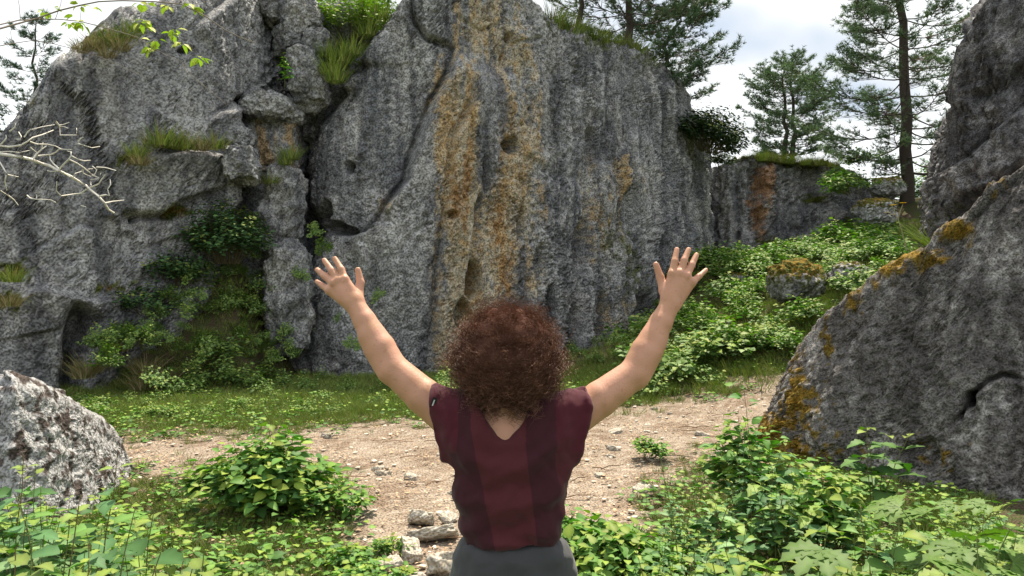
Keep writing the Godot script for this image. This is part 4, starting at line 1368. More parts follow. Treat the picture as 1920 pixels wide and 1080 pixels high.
	# gully above the cleft
	plant("gully_shrub", bush_meshes(641, 2600, 1.05, 1.15, 0.09, [Color(0.24, 0.31, 0.05), Color(0.28, 0.34, 0.06), Color(0.18, 0.26, 0.05)], 2), M.leaf, "sunlit yellow green shrub filling the gully between the cliffs", "bush", P(655, 85, 15.6), 1.0, 0.0, "")
	plant("gully_shrub", bush_meshes(643, 900, 0.55, 0.6, 0.09, [Color(0.24, 0.31, 0.05), Color(0.28, 0.34, 0.06), Color(0.18, 0.26, 0.05)], 2), M.leaf, "small sunlit shrub below the gully shrub", "bush", P(640, 130, 15.0), 0.8, 0.0, "")
	plant("sapling", herb_meshes(645, 3, 0.75, 0.10, SUNNY, 0.6, 4, 0.1, 7), M.leaf, "little pale sapling rooted in a crack of the cleft", "sapling", P(535, 165, 14.0), 0.95, 0.0, "")

	# foreground thickets
	var net := []
	for k in 5:
		net.append(herb_meshes(700 + k, 3, 0.9, 0.10 + 0.018 * k, FORE, 0.5 + 0.06 * k, 7, 0.14, 8 - k))
	var pal := []
	for k in 3:
		pal.append(palmate_meshes(720 + k, 6, 0.85, 0.155, [Color(0.14, 0.21, 0.06), Color(0.11, 0.18, 0.045), Color(0.18, 0.24, 0.06)]))
	var broad := []
	for k in 3:
		broad.append(herb_meshes(740 + k, 3, 0.8, 0.16, [Color(0.10, 0.18, 0.045), Color(0.14, 0.215, 0.045), Color(0.08, 0.15, 0.04)], 0.82, 8, 0.12, 6))
	rng.seed = 99
	# right-hand thicket: rows from back to front; [px range, py of tops, depth]
	for row in [[1230, 1420, 890, 4.6, 6], [1360, 1480, 800, 4.9, 4], [1240, 1420, 945, 3.7, 5], [1420, 1560, 880, 4.3, 5], [1500, 1960, 955, 4.0, 8], [1200, 1420, 1000, 3.0, 6], [1380, 1960, 985, 3.0, 9], [1120, 1300, 1060, 2.8, 4], [1300, 1960, 1000, 2.3, 8], [1400, 1960, 1015, 1.8, 8], [1520, 1960, 945, 2.6, 9], [1760, 2000, 940, 4.6, 6], [1800, 2000, 930, 3.3, 6]]:
		for k in row[4]:
			var px: float = lerpf(row[0], row[1], (k + 0.5) / row[4]) + jit(22)
			var d: float = row[3] + jit(0.25)
			var x := (px - 960.0) / F * d
			var top: float = EYE - (row[2] + jit(22) - 540.0) / F * d
			var g := gh(x, d)
			var h := maxf(top - g, 0.2)
			var which := rng.randf()
			if px > 1560.0 and which < 0.45:
				plant("palmate_plant", pal[k % 3], M.leaf, "tall plant with pale jagged palmate leaves below the dark boulder", "plant", Vector3(x, g - 0.02, -d), minf(h / 0.85, 1.1), rng.randf() * TAU, "palmate plants in the right thicket")
			elif px > 1330.0 and d < 3.4 and which < 0.75:
				plant("broad_leaved_plant", broad[k % 3], M.leaf, "broad leaved sapling in the thicket near the dark boulder", "plant", Vector3(x, g - 0.02, -d), h / 0.8, rng.randf() * TAU, "broad leaved plants in the right thicket")
			else:
				plant("nettle", net[k % 5], M.leaf, "green nettle with toothed leaves between path and dark boulder", "plant", Vector3(x, g - 0.02, -d), h / 0.9, rng.randf() * TAU, "nettles in the right thicket")
	# left-hand thicket
	for row in [[-60, 200, 910, 3.9, 7], [160, 330, 985, 3.6, 4], [-60, 150, 862, 3.0, 6], [100, 330, 960, 3.0, 7], [300, 560, 1048, 3.0, 7], [-60, 260, 945, 2.4, 8], [200, 500, 1050, 2.5, 7], [-60, 400, 1015, 1.9, 8], [-60, 200, 960, 1.9, 4]]:
		for k in row[4]:
			var px: float = lerpf(row[0], row[1], (k + 0.5) / row[4]) + jit(20)
			var d: float = row[3] + jit(0.22)
			var x := (px - 960.0) / F * d
			var top: float = EYE - (row[2] + jit(22) - 540.0) / F * d
			var g := gh(x, d)
			var h := maxf(top - g, 0.2)
			if rng.randf() < 0.3:
				plant("broad_leaved_plant", broad[k % 3], M.leaf, "broad leaved sapling in front of the pale blotched boulder", "plant", Vector3(x, g - 0.02, -d), h / 0.8, rng.randf() * TAU, "broad leaved plants in the left thicket")
			else:
				plant("nettle", net[(k + 2) % 5], M.leaf, "green nettle with toothed leaves in front of the pale boulder", "plant", Vector3(x, g - 0.02, -d), h / 0.9, rng.randf() * TAU, "nettles in the left thicket")
	# shaded plant against the dark boulder
	plant("broad_leaved_plant", herb_meshes(760, 4, 0.7, 0.15, [Color(0.06, 0.13, 0.04), Color(0.08, 0.15, 0.04)], 0.75, 8, 0.16, 5), M.leaf, "large leaved plant in shade against the foot of the dark boulder", "plant", gpos((1640.0 - 960.0) / F * 5.4, 5.4), 0.95, 0.5, "")
	# tall flowering stems by the path
	for q in [[1285, 835, 3.5], [1322, 852, 3.6], [1268, 890, 3.3], [310, 905, 3.6]]:
		var x: float = (q[0] - 960.0) / F * q[2]
		var g := gh(x, q[2])
		var h: float = EYE - (q[1] - 540.0) / F * q[2] - g
		var o := plant("tall_stem", herb_meshes(int(q[0]), 1, 1.0, 0.03, SUNNY, 0.4, 4, 0.02, 12), M.leaf, "slender upright stem with tiny leaves above the thicket", "plant", Vector3(x, g, -q[2]), h, q[0], "slender stems above the thickets")
		o.rotation.x = 0.0
	# grass tufts on ledges
	var fresh := [Color(0.15, 0.22, 0.04), Color(0.20, 0.26, 0.05), Color(0.12, 0.18, 0.035), Color(0.27, 0.28, 0.09)]
	var dry := [Color(0.26, 0.21, 0.11), Color(0.20, 0.15, 0.08), Color(0.12, 0.15, 0.04), Color(0.30, 0.25, 0.14)]
	var tg := [grass_mesh(801, 150, 0.34, 0.012, 0.14, fresh, 0.6), grass_mesh(802, 150, 0.36, 0.012, 0.15, dry, 1.0), grass_mesh(803, 170, 0.4, 0.012, 0.2, fresh + dry, 0.7)]
	for q in [[258, 285, 12.2, 1.0, 0], [262, 300, 12.1, 0.9, 1], [300, 265, 12.5, 1.2, 2], [325, 268, 12.7, 1.2, 0], [345, 272, 12.8, 1.0, 2], [375, 272, 12.9, 1.0, 1], [400, 270, 13.1, 1.0, 2], [545, 290, 14.0, 1.1, 0], [535, 300, 14.0, 0.9, 0], [505, 335, 13.9, 0.8, 2], [150, 88, 11.8, 0.8, 1], [175, 84, 11.9, 0.9, 1], [205, 74, 12.0, 0.9, 2], [235, 64, 12.1, 0.9, 2], [225, 84, 11.9, 0.9, 1], [255, 50, 12.2, 0.8, 0], [200, 98, 11.8, 0.8, 1], [620, 130, 14.6, 1.3, 0], [630, 145, 14.4, 1.3, 0], [640, 110, 14.8, 1.4, 0], [660, 95, 14.9, 1.4, 0], [615, 100, 14.9, 1.2, 0], [690, 60, 15.4, 1.4, 0], [720, 30, 15.8, 1.4, 0], [700, 40, 15.8, 1.4, 2], [165, 690, 11.2, 1.2, 1], [155, 700, 11.1, 1.0, 1], [215, 650, 11.6, 1.2, 1], [25, 520, 10.5, 0.9, 0], [15, 565, 10.4, 0.9, 1], [270, 690, 11.8, 1.3, 1], [300, 710, 11.7, 1.3, 1], [265, 720, 11.5, 1.1, 1]]:
		single("grass_tuft", tg[q[4]], M.grass, ["fresh green grass tuft clinging to a ledge of the cliff", "dry straw coloured grass tuft hanging from the left cliff", "mixed green and dry grass tuft on the left cliff"][q[4]], "grass", P(q[0], q[1] + 8, q[2] - 0.25), ["fresh tufts on the cliffs", "dry tufts on the cliffs", "mixed tufts on the cliffs"][q[4]]).scale = Vector3.ONE * float(q[3])
	rng.seed = 123
	for k in 34:
		var px := rng.randf_range(1025, 1250)
		var py := lerp_table([[990, 0], [1050, 58], [1100, 72], [1190, 100], [1250, 165]], px)
		var d := lerp_table([[1000, 16.6], [1150, 18.2], [1250, 19.6]], px) + rng.randf() * 0.7
		single("grass_tuft", tg[k % 2 * 2], M.grass, "sunlit grass tuft along the brink of the fluted cliff", "grass", P(px, py + 6, d), "tufts on the brink").scale = Vector3.ONE * rng.randf_range(0.9, 1.6)
	for k in 22:
		var px := rng.randf_range(1405, 1585)
		single("grass_tuft", tg[k % 2 * 2], M.grass, "sunlit grass tuft on top of the scarred rock wall", "grass", P(px, lerp_table([[1370, 286], [1400, 278], [1490, 288], [1570, 292], [1600, 312]], px) + 20, 22.75 + rng.randf() * 0.4), "tufts on the scarred wall").scale = Vector3.ONE * rng.randf_range(0.7, 1.2)
	# the long bladed tuft and the yellow flower on the boulder's edge
	var lt := MB.new()
	for k in 34:
		var a := rng.randf_range(2.4, 4.2)
		lt.blade(Vector3(jit(0.04), 0, jit(0.04)), Vector3(cos(a) * 0.6, 0.7, sin(a) * 0.5 + 0.2), rng.randf_range(0.25, 0.5), 0.011, Vector3(-0.25, -0.35, 0.1) * rng.randf_range(0.4, 1.0), Color(0.17, 0.24, 0.05) * rng.randf_range(0.8, 1.4), 5)
	single("grass_tuft", lt.mesh(), M.grass, "long bladed grass tuft on the mossy edge of the dark boulder", "grass", P(1752, 476, 7.2)).scale = Vector3.ONE * 1.15
	var fl := thing("flower", "yellow flower heads on a thin stem above the boulder's edge", "flower", P(1700, 470, 7.6))
	var fs := MB.new()
	var s0 := P(1700, 470, 7.6)
	fs.tube(PackedVector3Array([Vector3.ZERO, P(1690, 430, 7.6) - s0, P(1684, 412, 7.6) - s0, P(1688, 395, 7.6) - s0, P(1693, 383, 7.6) - s0]), PackedFloat32Array([0.006, 0.006, 0.005, 0.004, 0.004]), 5, Color(0.25, 0.24, 0.14))
	fs.tube(PackedVector3Array([P(1684, 412, 7.6) - s0, P(1678, 402, 7.6) - s0, P(1676, 388, 7.6) - s0]), PackedFloat32Array([0.005, 0.004, 0.004]), 5, Color(0.25, 0.24, 0.14))
	part(fl, "stem", fs.mesh(), M.twig)
	for q in [[1675, 385, Color(0.72, 0.50, 0.02)], [1693, 381, Color(0.75, 0.52, 0.02)], [1664, 399, Color(0.6, 0.56, 0.46)], [1672, 403, Color(0.6, 0.57, 0.48)]]:
		var fh := MB.new()
		for k in 16:
			var a := TAU * k / 16.0
			fh.leaf(Vector3.ZERO, Vector3(cos(a), 0.25, sin(a)), Vector3.UP, 0.040, 0.016, q[2], 2, 0.1, 0.0)
		fh.ball(Vector3(0, -0.004, 0), Vector3(0.008, 0.008, 0.008), 6, 8, Color(0.3, 0.26, 0.1))
		part(fl, "flower_head", fh.mesh(), M.flower).position = P(q[0], q[1], 7.6) - s0

func build_ground_cover() -> void:
	rng.seed = 321
	var g := grass_mesh(901, 26, 0.11, 0.006, 0.08, [Color(0.18, 0.25, 0.05), Color(0.21, 0.27, 0.06), Color(0.26, 0.26, 0.10), Color(0.13, 0.19, 0.045)], 0.6)
	var xf := []
	var tries := 0
	while xf.size() < 15000 and tries < 80000:
		tries += 1
		var d := rng.randf_range(2.0, 13.5) if tries % 3 else rng.randf_range(9.0, 20.0)
		var x := rng.randf_range(-0.75, 0.62) * d
		var pm := path_mask(x, d)
		if rng.randf() < pm * 1.02 + (0.35 if nD.get_noise_2d(x * 1.5, d * 1.5) < 0.0 else 0.0):
			continue
		xf.append(spin(gpos(x, d), rng.randf_range(0.5, 1.2) * (1.0 + 0.8 * smoothstep(8.5, 10.5, d))))
	stuff("grass", g, M.grass, xf, "short sparse grass along both sides of the path", "grass")
	# small creeping leaves
	var lm := MB.new()
	for k in 12:
		var a := rng.randf() * TAU
		var sz := rng.randf_range(0.025, 0.05)
		lm.leaf(Vector3(jit(0.07), rng.randf() * 0.05, jit(0.07)), Vector3(cos(a), 0.3, sin(a)), Vector3(jit(0.4), 1, jit(0.4)), sz, sz * 0.75, pick_green(SUNNY), 3)
	xf = []
	tries = 0
	while xf.size() < 1500 and tries < 60000:
		tries += 1
		var d := rng.randf_range(2.2, 12.8)
		var x := rng.randf_range(-0.72, 0.60) * d
		var pm := path_mask(x, d)
		var nn := nD.get_noise_2d(x * 0.9 + 50.0, d * 0.9)
		if rng.randf() < pm or nn < 0.08:
			continue
		xf.append(spin(gpos(x, d), rng.randf_range(0.8, 2.2)))
	stuff("ground_leaves", lm.mesh(), M.leaf, xf, "creeping leafy ground cover spreading from the path edges", "ground cover")
	# leaf litter and chips of stone on the path
	var lit := MB.new()
	for k in 9:
		var a := rng.randf() * TAU
		var sz := rng.randf_range(0.015, 0.045)
		lit.leaf(Vector3(jit(0.12), rng.randf() * 0.006 + 0.004, jit(0.12)), Vector3(cos(a), jit(0.12), sin(a)), Vector3(jit(0.3), 1, jit(0.3)), sz, sz * rng.randf_range(0.15, 0.6), Color(0.36, 0.25, 0.16) * rng.randf_range(0.5, 1.4), 2, 0.1, 0.2)
	xf = []
	for k in 1700:
		var d := rng.randf_range(2.6, 12.0)
		xf.append(spin(gpos(rng.randf_range(-0.6, 0.5) * d, d) + Vector3(0, 0.012, 0), rng.randf_range(0.6, 1.3), 0.05))
	stuff("leaf_litter", lit.mesh(), M.twig, xf, "dry brown leaf litter scattered over the path", "leaf litter")
	var chip := lump(Vector3(0.018, 0.006, 0.014), 3, Vector3(3, 4, 5), 0.5, 0.3, func(_p: Vector3, _n: Vector3) -> Color: return Color(0.56, 0.49, 0.40))
	xf = []
	for k in 900:
		var d := rng.randf_range(2.6, 11.0)
		var x := rng.randf_range(-0.6, 0.5) * d
		if path_mask(x, d) < 0.3:
			continue
		xf.append(spin(gpos(x, d) + Vector3(0, 0.006, 0), rng.randf_range(0.4, 1.7)))
	stuff("gravel", chip, M.twig, xf, "pale limestone gravel strewn over the path", "gravel")
	# loose stones
	var st := []
	for k in 6:
		var so := Vector3(k * 5.1, k * 2.3, k)
		st.append(lump(Vector3(0.11, 0.065, 0.085), 14, so, 0.55, 0.36, func(p: Vector3, _n: Vector3) -> Color:
			var q := p * 8.0 + so
			return Color(0.42, 0.36, 0.28).lerp(Color(0.62, 0.58, 0.50), clampf(0.5 + nD.get_noise_3d(q.x, q.y, q.z) * 1.6, 0.0, 1.0))))
	for q in [[795, 1050, 3.9, 1.35], [755, 1030, 4.0, 1.0], [835, 1000, 4.4, 1.2], [812, 960, 4.9, 1.1], [770, 985, 4.6, 0.9], [850, 1060, 3.7, 1.0], [700, 1050, 3.9, 0.7], [730, 1005, 4.4, 0.8], [790, 930, 5.3, 1.0], [840, 930, 5.3, 0.7], [860, 1025, 4.0, 0.8]]:
		var p := P(q[0], q[1], q[2])
		var o := single("stone", st[int(q[0]) % 6], M.stone, "pale limestone stone in the rubble on the path behind the walker's left side", "stone", gpos(p.x, q[2]) + Vector3(0, 0.03, 0), "rubble stones beside the walker")
		o.scale = Vector3(rng.randf_range(0.8, 1.5), rng.randf_range(0.55, 0.95), rng.randf_range(0.7, 1.1)) * (float(q[3]) * 1.15)
		o.rotation = Vector3(jit(0.5), rng.randf() * TAU, jit(0.5))
	for k in 48:
		var d := rng.randf_range(3.4, 10.5)
		var x := rng.randf_range(-0.3, 0.34) * d
		if path_mask(x, d) < 0.25:
			continue
		var o := single("stone", st[k % 6], M.stone, "scattered pale stone half sunk in the earth path", "stone", gpos(x, d), "stones on the path")
		o.scale = Vector3.ONE * rng.randf_range(0.2, 0.85) * Vector3(1, 0.7, 1)
		o.rotation = Vector3(jit(0.3), rng.randf() * TAU, jit(0.3))
	# fallen twigs
	for k in 120:
		var d := rng.randf_range(4.2, 10.8)
		var x := rng.randf_range(-0.45, 0.42) * d
		if path_mask(x, d) < 0.4:
			continue
		var mb := MB.new()
		var l := rng.randf_range(0.08, 0.34)
		mb.tube(PackedVector3Array([Vector3(-l * 0.5, 0.0, 0), Vector3(-l * 0.1, 0.012, jit(0.02)), Vector3(l * 0.2, 0.004, jit(0.03)), Vector3(l * 0.5, 0.002, jit(0.04))]), PackedFloat32Array([0.005, 0.0045, 0.004, 0.002]), 5, Color(0.24, 0.155, 0.10) * rng.randf_range(0.5, 1.4))
		single("fallen_twig", mb.mesh(), M.twig, "dry brown fallen twig lying on the earth path", "twig", gpos(x, d) + Vector3(0, 0.018, 0), "twigs on the path").rotation.y = rng.randf_range(-0.8, 0.8)

# ---------------------------------------------------------------- the walker
# surface nets over tapered capsules joined by a smooth minimum
func nets(mb: MB, bones: Array, cell: float, kk: float, cut, color: Callable) -> void:
	var lo := Vector3(1e9, 1e9, 1e9)
	var hi := -lo
	for b in bones:
		var r: float = maxf(b[2], b[3]) + cell * 3.0 + kk * 0.3
		for q in [b[0], b[1]]:
			lo = lo.min(q - Vector3.ONE * r)
			hi = hi.max(q + Vector3.ONE * r)
	var nx := int((hi.x - lo.x) / cell) + 2
	var ny := int((hi.y - lo.y) / cell) + 2
	var nz := int((hi.z - lo.z) / cell) + 2
	var g := PackedFloat32Array()
	g.resize(nx * ny * nz)
	g.fill(1.0)
	for b in bones:
		var a: Vector3 = b[0]
		var e: Vector3 = b[1]
		var ra: float = b[2]
		var rb: float = b[3]
		var k: float = b[4] if b.size() > 4 else kk
		var pad := maxf(ra, rb) + k + cell * 3.0
		var l := (a.min(e) - Vector3.ONE * pad - lo) / cell
		var h := (a.max(e) + Vector3.ONE * pad - lo) / cell
		var ab := e - a
		var ll := maxf(ab.length_squared(), 1e-8)
		for z in range(maxi(0, int(l.z)), mini(nz, int(h.z) + 1)):
			for y in range(maxi(0, int(l.y)), mini(ny, int(h.y) + 1)):
				var row := (z * ny + y) * nx
				for x in range(maxi(0, int(l.x)), mini(nx, int(h.x) + 1)):
					var p := lo + Vector3(x, y, z) * cell - a
					var t := clampf(p.dot(ab) / ll, 0.0, 1.0)
					var dd := (p - ab * t).length() - lerpf(ra, rb, t)
					var o := g[row + x]
					var hh := maxf(k - absf(o - dd), 0.0) / k
					g[row + x] = minf(o, dd) - hh * hh * k * 0.25
	if cut != null:
		for z in nz:
			for y in ny:
				var row := (z * ny + y) * nx
				for x in nx:
					if g[row + x] < cell * 3.0:
						g[row + x] = cut.call(g[row + x], lo + Vector3(x, y, z) * cell)
	var id := PackedInt32Array()
	id.resize(nx * ny * nz)
	id.fill(-1)
	var sy := nx
	var sz := nx * ny
	var offs := [0, 1, sy, sy + 1, sz, sz + 1, sz + sy, sz + sy + 1]
	var edges := [[0, 1], [2, 3], [4, 5], [6, 7], [0, 2], [1, 3], [4, 6], [5, 7], [0, 4], [1, 5], [2, 6], [3, 7]]
	for z in nz - 1:
		for y in ny - 1:
			var row := (z * ny + y) * nx
			for x in nx - 1:
				var i := row + x
				if absf(g[i]) > cell * 2.5:
					continue
				var mask := 0
				for c in 8:
					if g[i + offs[c]] < 0.0:
						mask |= 1 << c
				if mask == 0 or mask == 255:
					continue
				var s := Vector3.ZERO
				var m := 0
				for ed in edges:
					var ca: int = ed[0]
					var cb: int = ed[1]
					if ((mask >> ca) & 1) == ((mask >> cb) & 1):
						continue
					var va := g[i + offs[ca]]
					var vb := g[i + offs[cb]]
					var t := va / (va - vb)
					var pa := Vector3(ca & 1, (ca >> 1) & 1, (ca >> 2) & 1)
					var pb := Vector3(cb & 1, (cb >> 1) & 1, (cb >> 2) & 1)
					s += pa.lerp(pb, t)
					m += 1
				s /= m
				var p := lo + (Vector3(x, y, z) + s) * cell
				var gr := Vector3.ZERO
				for c in 8:
					var w := g[i + offs[c]]
					gr += Vector3(w if c & 1 else -w, w if c & 2 else -w, w if c & 4 else -w)
				id[i] = mb.v.size()
				mb.v.append(p)
				mb.n.append(gr.normalized())
				mb.c.append(color.call(p, gr.normalized()))
				mb.uv.append(Vector2((p.x + 0.3) / 0.6, (1.45 - p.y) / 0.6))
	for z in range(1, nz - 1):
		for y in range(1, ny - 1):
			var row := (z * ny + y) * nx
			for x in range(1, nx - 1):
				var i := row + x
				if id[i] < 0:
					continue
				var s0 := g[i] < 0.0
				for ax in 3:
					var st: int = [1, sy, sz][ax]
					if (g[i + st] < 0.0) == s0:
						continue
					var u: int = [sy, sz, 1][ax]
					var w: int = [sz, 1, sy][ax]
					var a := id[i - u - w]
					var b := id[i - w]
					var c := id[i]
					var d := id[i - u]
					if a < 0 or b < 0 or d < 0:
						continue
					if s0:  # inside -> outside along +axis
						mb.ix.append_array(PackedInt32Array([a, c, b, a, d, c]))
					else:
						mb.ix.append_array(PackedInt32Array([a, b, c, a, c, d]))

func build_walker() -> void:
	var D := 2.0
	var root := thing("person", "person seen from behind with curly hair, burgundy shirt, both arms raised", "person", Vector3(0, 0, -D))
	var off := Vector3(0, 0, D)
	var W := func(px: float, py: float, d: float) -> Vector3: return P(px, py, d) + off
	var skin := func(p: Vector3, _n: Vector3) -> Color:
		var f := nD.get_noise_3d(p.x * 3.0, p.y * 3.0, p.z * 3.0)
		var g := nE.get_noise_3d(p.x * 7.0, p.y * 7.0, p.z * 7.0)
		var c := Color(0.455, 0.24, 0.145).lerp(Color(0.53, 0.275, 0.185), clampf(0.5 + f * 1.4, 0.0, 1.0))
		if g > 0.55:
			c = c.lerp(Color(0.30, 0.13, 0.075), 0.3)
		return c
	var body := MB.new()
	# torso, neck, legs (mostly under the clothes)
	var bones := [
		[W.call(905, 800, D), W.call(1010, 800, D), 0.05, 0.05], [W.call(915, 860, D), W.call(1002, 860, D), 0.075, 0.075], [W.call(925, 960, D), W.call(998, 960, D), 0.07, 0.07],
		[W.call(928, 1080, D), W.call(996, 1080, D), 0.06, 0.06], [W.call(948, 820, D), W.call(950, 740, D + 0.02), 0.05, 0.046],
		[Vector3(-0.075, 0.82, 0), Vector3(-0.09, 0.45, -0.01), 0.06, 0.05], [Vector3(-0.095, 0.45, -0.01), Vector3(-0.10, 0.09, 0.02), 0.05, 0.035], [Vector3(0.075, 0.82, 0), Vector3(0.09, 0.45, -0.01), 0.06, 0.05], [Vector3(0.095, 0.45, -0.01), Vector3(0.10, 0.09, 0.02), 0.05, 0.035],
		[Vector3(-0.10, 0.05, 0.03), Vector3(-0.11, 0.04, -0.12), 0.04, 0.035], [Vector3(0.10, 0.05, 0.03), Vector3(0.11, 0.04, -0.12), 0.04, 0.035]]
	nets(body, bones, 0.012, 0.05, null, skin)
	# head with a face, looking at the cliff
	var hc := Vector3(-0.012, 1.425, -0.02)
	var head := [
		[hc + Vector3(0, 0.035, 0.012), hc + Vector3(0, 0.03, -0.02), 0.078, 0.078], [hc + Vector3(0, -0.03, -0.03), hc + Vector3(0, -0.075, -0.055), 0.06, 0.035], [hc + Vector3(0, -0.06, 0.02), hc + Vector3(0, -0.15, 0.02), 0.052, 0.05],
		[hc + Vector3(0, 0.01, -0.10), hc + Vector3(0, -0.022, -0.118), 0.008, 0.013, 0.015], [hc + Vector3(-0.018, -0.055, -0.092), hc + Vector3(0.018, -0.055, -0.092), 0.007, 0.007, 0.012],
		[hc + Vector3(-0.05, 0.028, -0.078), hc + Vector3(0.05, 0.028, -0.078), 0.012, 0.012, 0.02],
		[hc + Vector3(-0.079, 0.015, 0.0), hc + Vector3(-0.077, -0.02, -0.004), 0.014, 0.010, 0.01], [hc + Vector3(0.079, 0.015, 0.0), hc + Vector3(0.077, -0.02, -0.004), 0.014, 0.010, 0.01]]
	nets(body, head, 0.006, 0.03, null, skin)
	# arms and hands, one grid each
	var hands := [
		{"sh": [856, 798, 2.02], "el": [735, 690, 2.07], "wr": [664, 568, 2.12], "kn": [[647, 525], [635, 527], [625, 532], [618, 545]],
			"mid": [[640, 505], [622, 507], [608, 517], [605, 536]], "tip": [[628, 485], [608, 488], [595, 506], [594, 528]], "th": [[671, 552], [676, 530], [671, 506]], "pc": [641, 546]},
		{"sh": [1058, 798, 2.02], "el": [1190, 700, 2.07], "wr": [1258, 568, 2.12], "kn": [[1260, 514], [1275, 513], [1287, 518], [1297, 530]],
			"mid": [[1265, 490], [1283, 488], [1297, 497], [1311, 518]], "tip": [[1269, 468], [1291, 468], [1306, 478], [1324, 506]], "th": [[1245, 545], [1238, 520], [1230, 496]], "pc": [1268, 540]}]
	for h in hands:
		var sh: Vector3 = W.call(h.sh[0], h.sh[1], h.sh[2])
		var el: Vector3 = W.call(h.el[0], h.el[1], h.el[2])
		var wr: Vector3 = W.call(h.wr[0], h.wr[1], h.wr[2])
		var md := el.lerp(wr, 0.3)
		var ab := [[sh, sh.lerp(el, 0.5), 0.048, 0.0475, 0.006], [sh.lerp(el, 0.5), el, 0.0475, 0.0405, 0.006], [el, md, 0.0405, 0.0405, 0.006], [md, el.lerp(wr, 0.72), 0.0405, 0.031, 0.006], [el.lerp(wr, 0.72), wr, 0.031, 0.0255, 0.006]]
		var dk := 2.13
		var tow: Vector3 = (W.call(960, 700, 2.0) - el).normalized()
		ab.append([el + Vector3(0, -0.014, 0.018) - tow * 0.008, el + Vector3(0, -0.008, 0.02) - tow * 0.006, 0.021, 0.019, 0.02])
		ab.append([el.lerp(wr, 0.1) - tow * 0.010, el.lerp(wr, 0.45) - tow * 0.010, 0.032, 0.030, 0.02])
		var side: Vector3 = (W.call(h.kn[3][0], h.kn[3][1], dk) - W.call(h.kn[0][0], h.kn[0][1], dk)).normalized()
		for s in 4:
			var kn: Vector3 = W.call(h.kn[s][0], h.kn[s][1], dk)
			var wo := wr + side * (s - 1.5) * 0.008
			ab.append([wo, kn, 0.017, 0.0120, 0.010])
			ab.append([kn + Vector3(0, 0, 0.004), kn + Vector3(0, 0.003, 0.004), 0.0105, 0.0105, 0.006])
			ab.append([kn, W.call(h.mid[s][0], h.mid[s][1], dk + 0.012), 0.0108, 0.0095 if s < 3 else 0.0082, 0.005])
			ab.append([W.call(h.mid[s][0], h.mid[s][1], dk + 0.012), W.call(h.tip[s][0], h.tip[s][1], dk + 0.03), 0.0093 if s < 3 else 0.008, 0.0076 if s < 3 else 0.0066, 0.004])
		ab.append([wr, W.call(h.pc[0], h.pc[1], dk), 0.020, 0.018, 0.01])
		ab.append([wr.lerp(W.call(h.th[0][0], h.th[0][1], dk), 0.4), W.call(h.th[0][0], h.th[0][1], dk + 0.01), 0.016, 0.0145, 0.014])
		ab.append([W.call(h.th[0][0], h.th[0][1], dk + 0.01), W.call(h.th[1][0], h.th[1][1], dk + 0.02), 0.0138, 0.0115, 0.006])
		ab.append([W.call(h.th[1][0], h.th[1][1], dk + 0.02), W.call(h.th[2][0], h.th[2][1], dk + 0.025), 0.0112, 0.0085, 0.004])
		nets(body, ab, 0.0042, 0.02, null, skin)
	part(root, "body", body.mesh(), M.skin)
	# eyes and mouth
	for s in [-1.0, 1.0]:
		var ey := MB.new()
		ey.ball(hc + Vector3(0.031 * s, 0.008, -0.078), Vector3(0.012, 0.010, 0.012), 8, 10, Color(0.7, 0.68, 0.65))
		part(root, "eye", ey.mesh(), M.twig)
	# shirt
	var shirt := MB.new()
	shirt.use_uv = true
	var sb := [
		[W.call(895, 778, D), W.call(1025, 778, D), 0.052, 0.052], [W.call(902, 835, D), W.call(1014, 835, D), 0.086, 0.086], [W.call(908, 890, D), W.call(1010, 890, D), 0.084, 0.084], [W.call(917, 950, D), W.call(1006, 950, D), 0.084, 0.084], [W.call(920, 1040, D), W.call(1006, 1040, D), 0.083, 0.083],
		[W.call(905, 860, D + 0.04), W.call(1012, 860, D + 0.04), 0.085, 0.085],
		[W.call(890, 785, D), W.call(800, 762, D + 0.012), 0.058, 0.064, 0.05], [W.call(895, 825, D), W.call(838, 822, D + 0.008), 0.058, 0.060, 0.05],
		[W.call(1025, 785, D), W.call(1112, 766, D + 0.012), 0.058, 0.064, 0.05], [W.call(1018, 825, D), W.call(1074, 822, D + 0.008), 0.058, 0.060, 0.05]]
	var hem: float = W.call(960, 1036, D - 0.08).y
	var xl: float = W.call(803, 780, D).x
	var xr: float = W.call(1108, 780, D).x
	var yb: float = W.call(960, 868, D).y
	var nk: Vector3 = W.call(945, 770, D - 0.05)
	var nk2: Vector3 = W.call(944, 806, D - 0.085)
	var cutter := func(v: float, p: Vector3) -> float:
		v = maxf(v, hem + 0.008 * sin(p.x * 14.0 + 1.0) + 0.05 * p.x * p.x - p.y)
		var tilt := (1.285 - p.y) * 0.25
		v = maxf(v, (xl + absf(tilt) * 0.9 + tilt * 0.2) - p.x)
		v = maxf(v, p.x - (xr - absf(tilt) * 0.9 - tilt * 0.2))
		# sleeve hems end below the armpit
		if absf(p.x) > 0.150:
			v = maxf(v, yb - 0.002 + (absf(p.x) - 0.15) * 0.35 - p.y)
		# neckline
		var q := p - nk
		var ab := nk2 - nk
		var t := clampf(q.dot(ab) / ab.length_squared(), 0.0, 1.0)
		var dn := (q - ab * t).length() - lerpf(0.060, 0.032, t)
		return maxf(v, -dn)
	var white := func(_p: Vector3, _n: Vector3) -> Color: return Color.WHITE
	nets(shirt, sb, 0.006, 0.045, cutter, white)
	relax(shirt, 3)
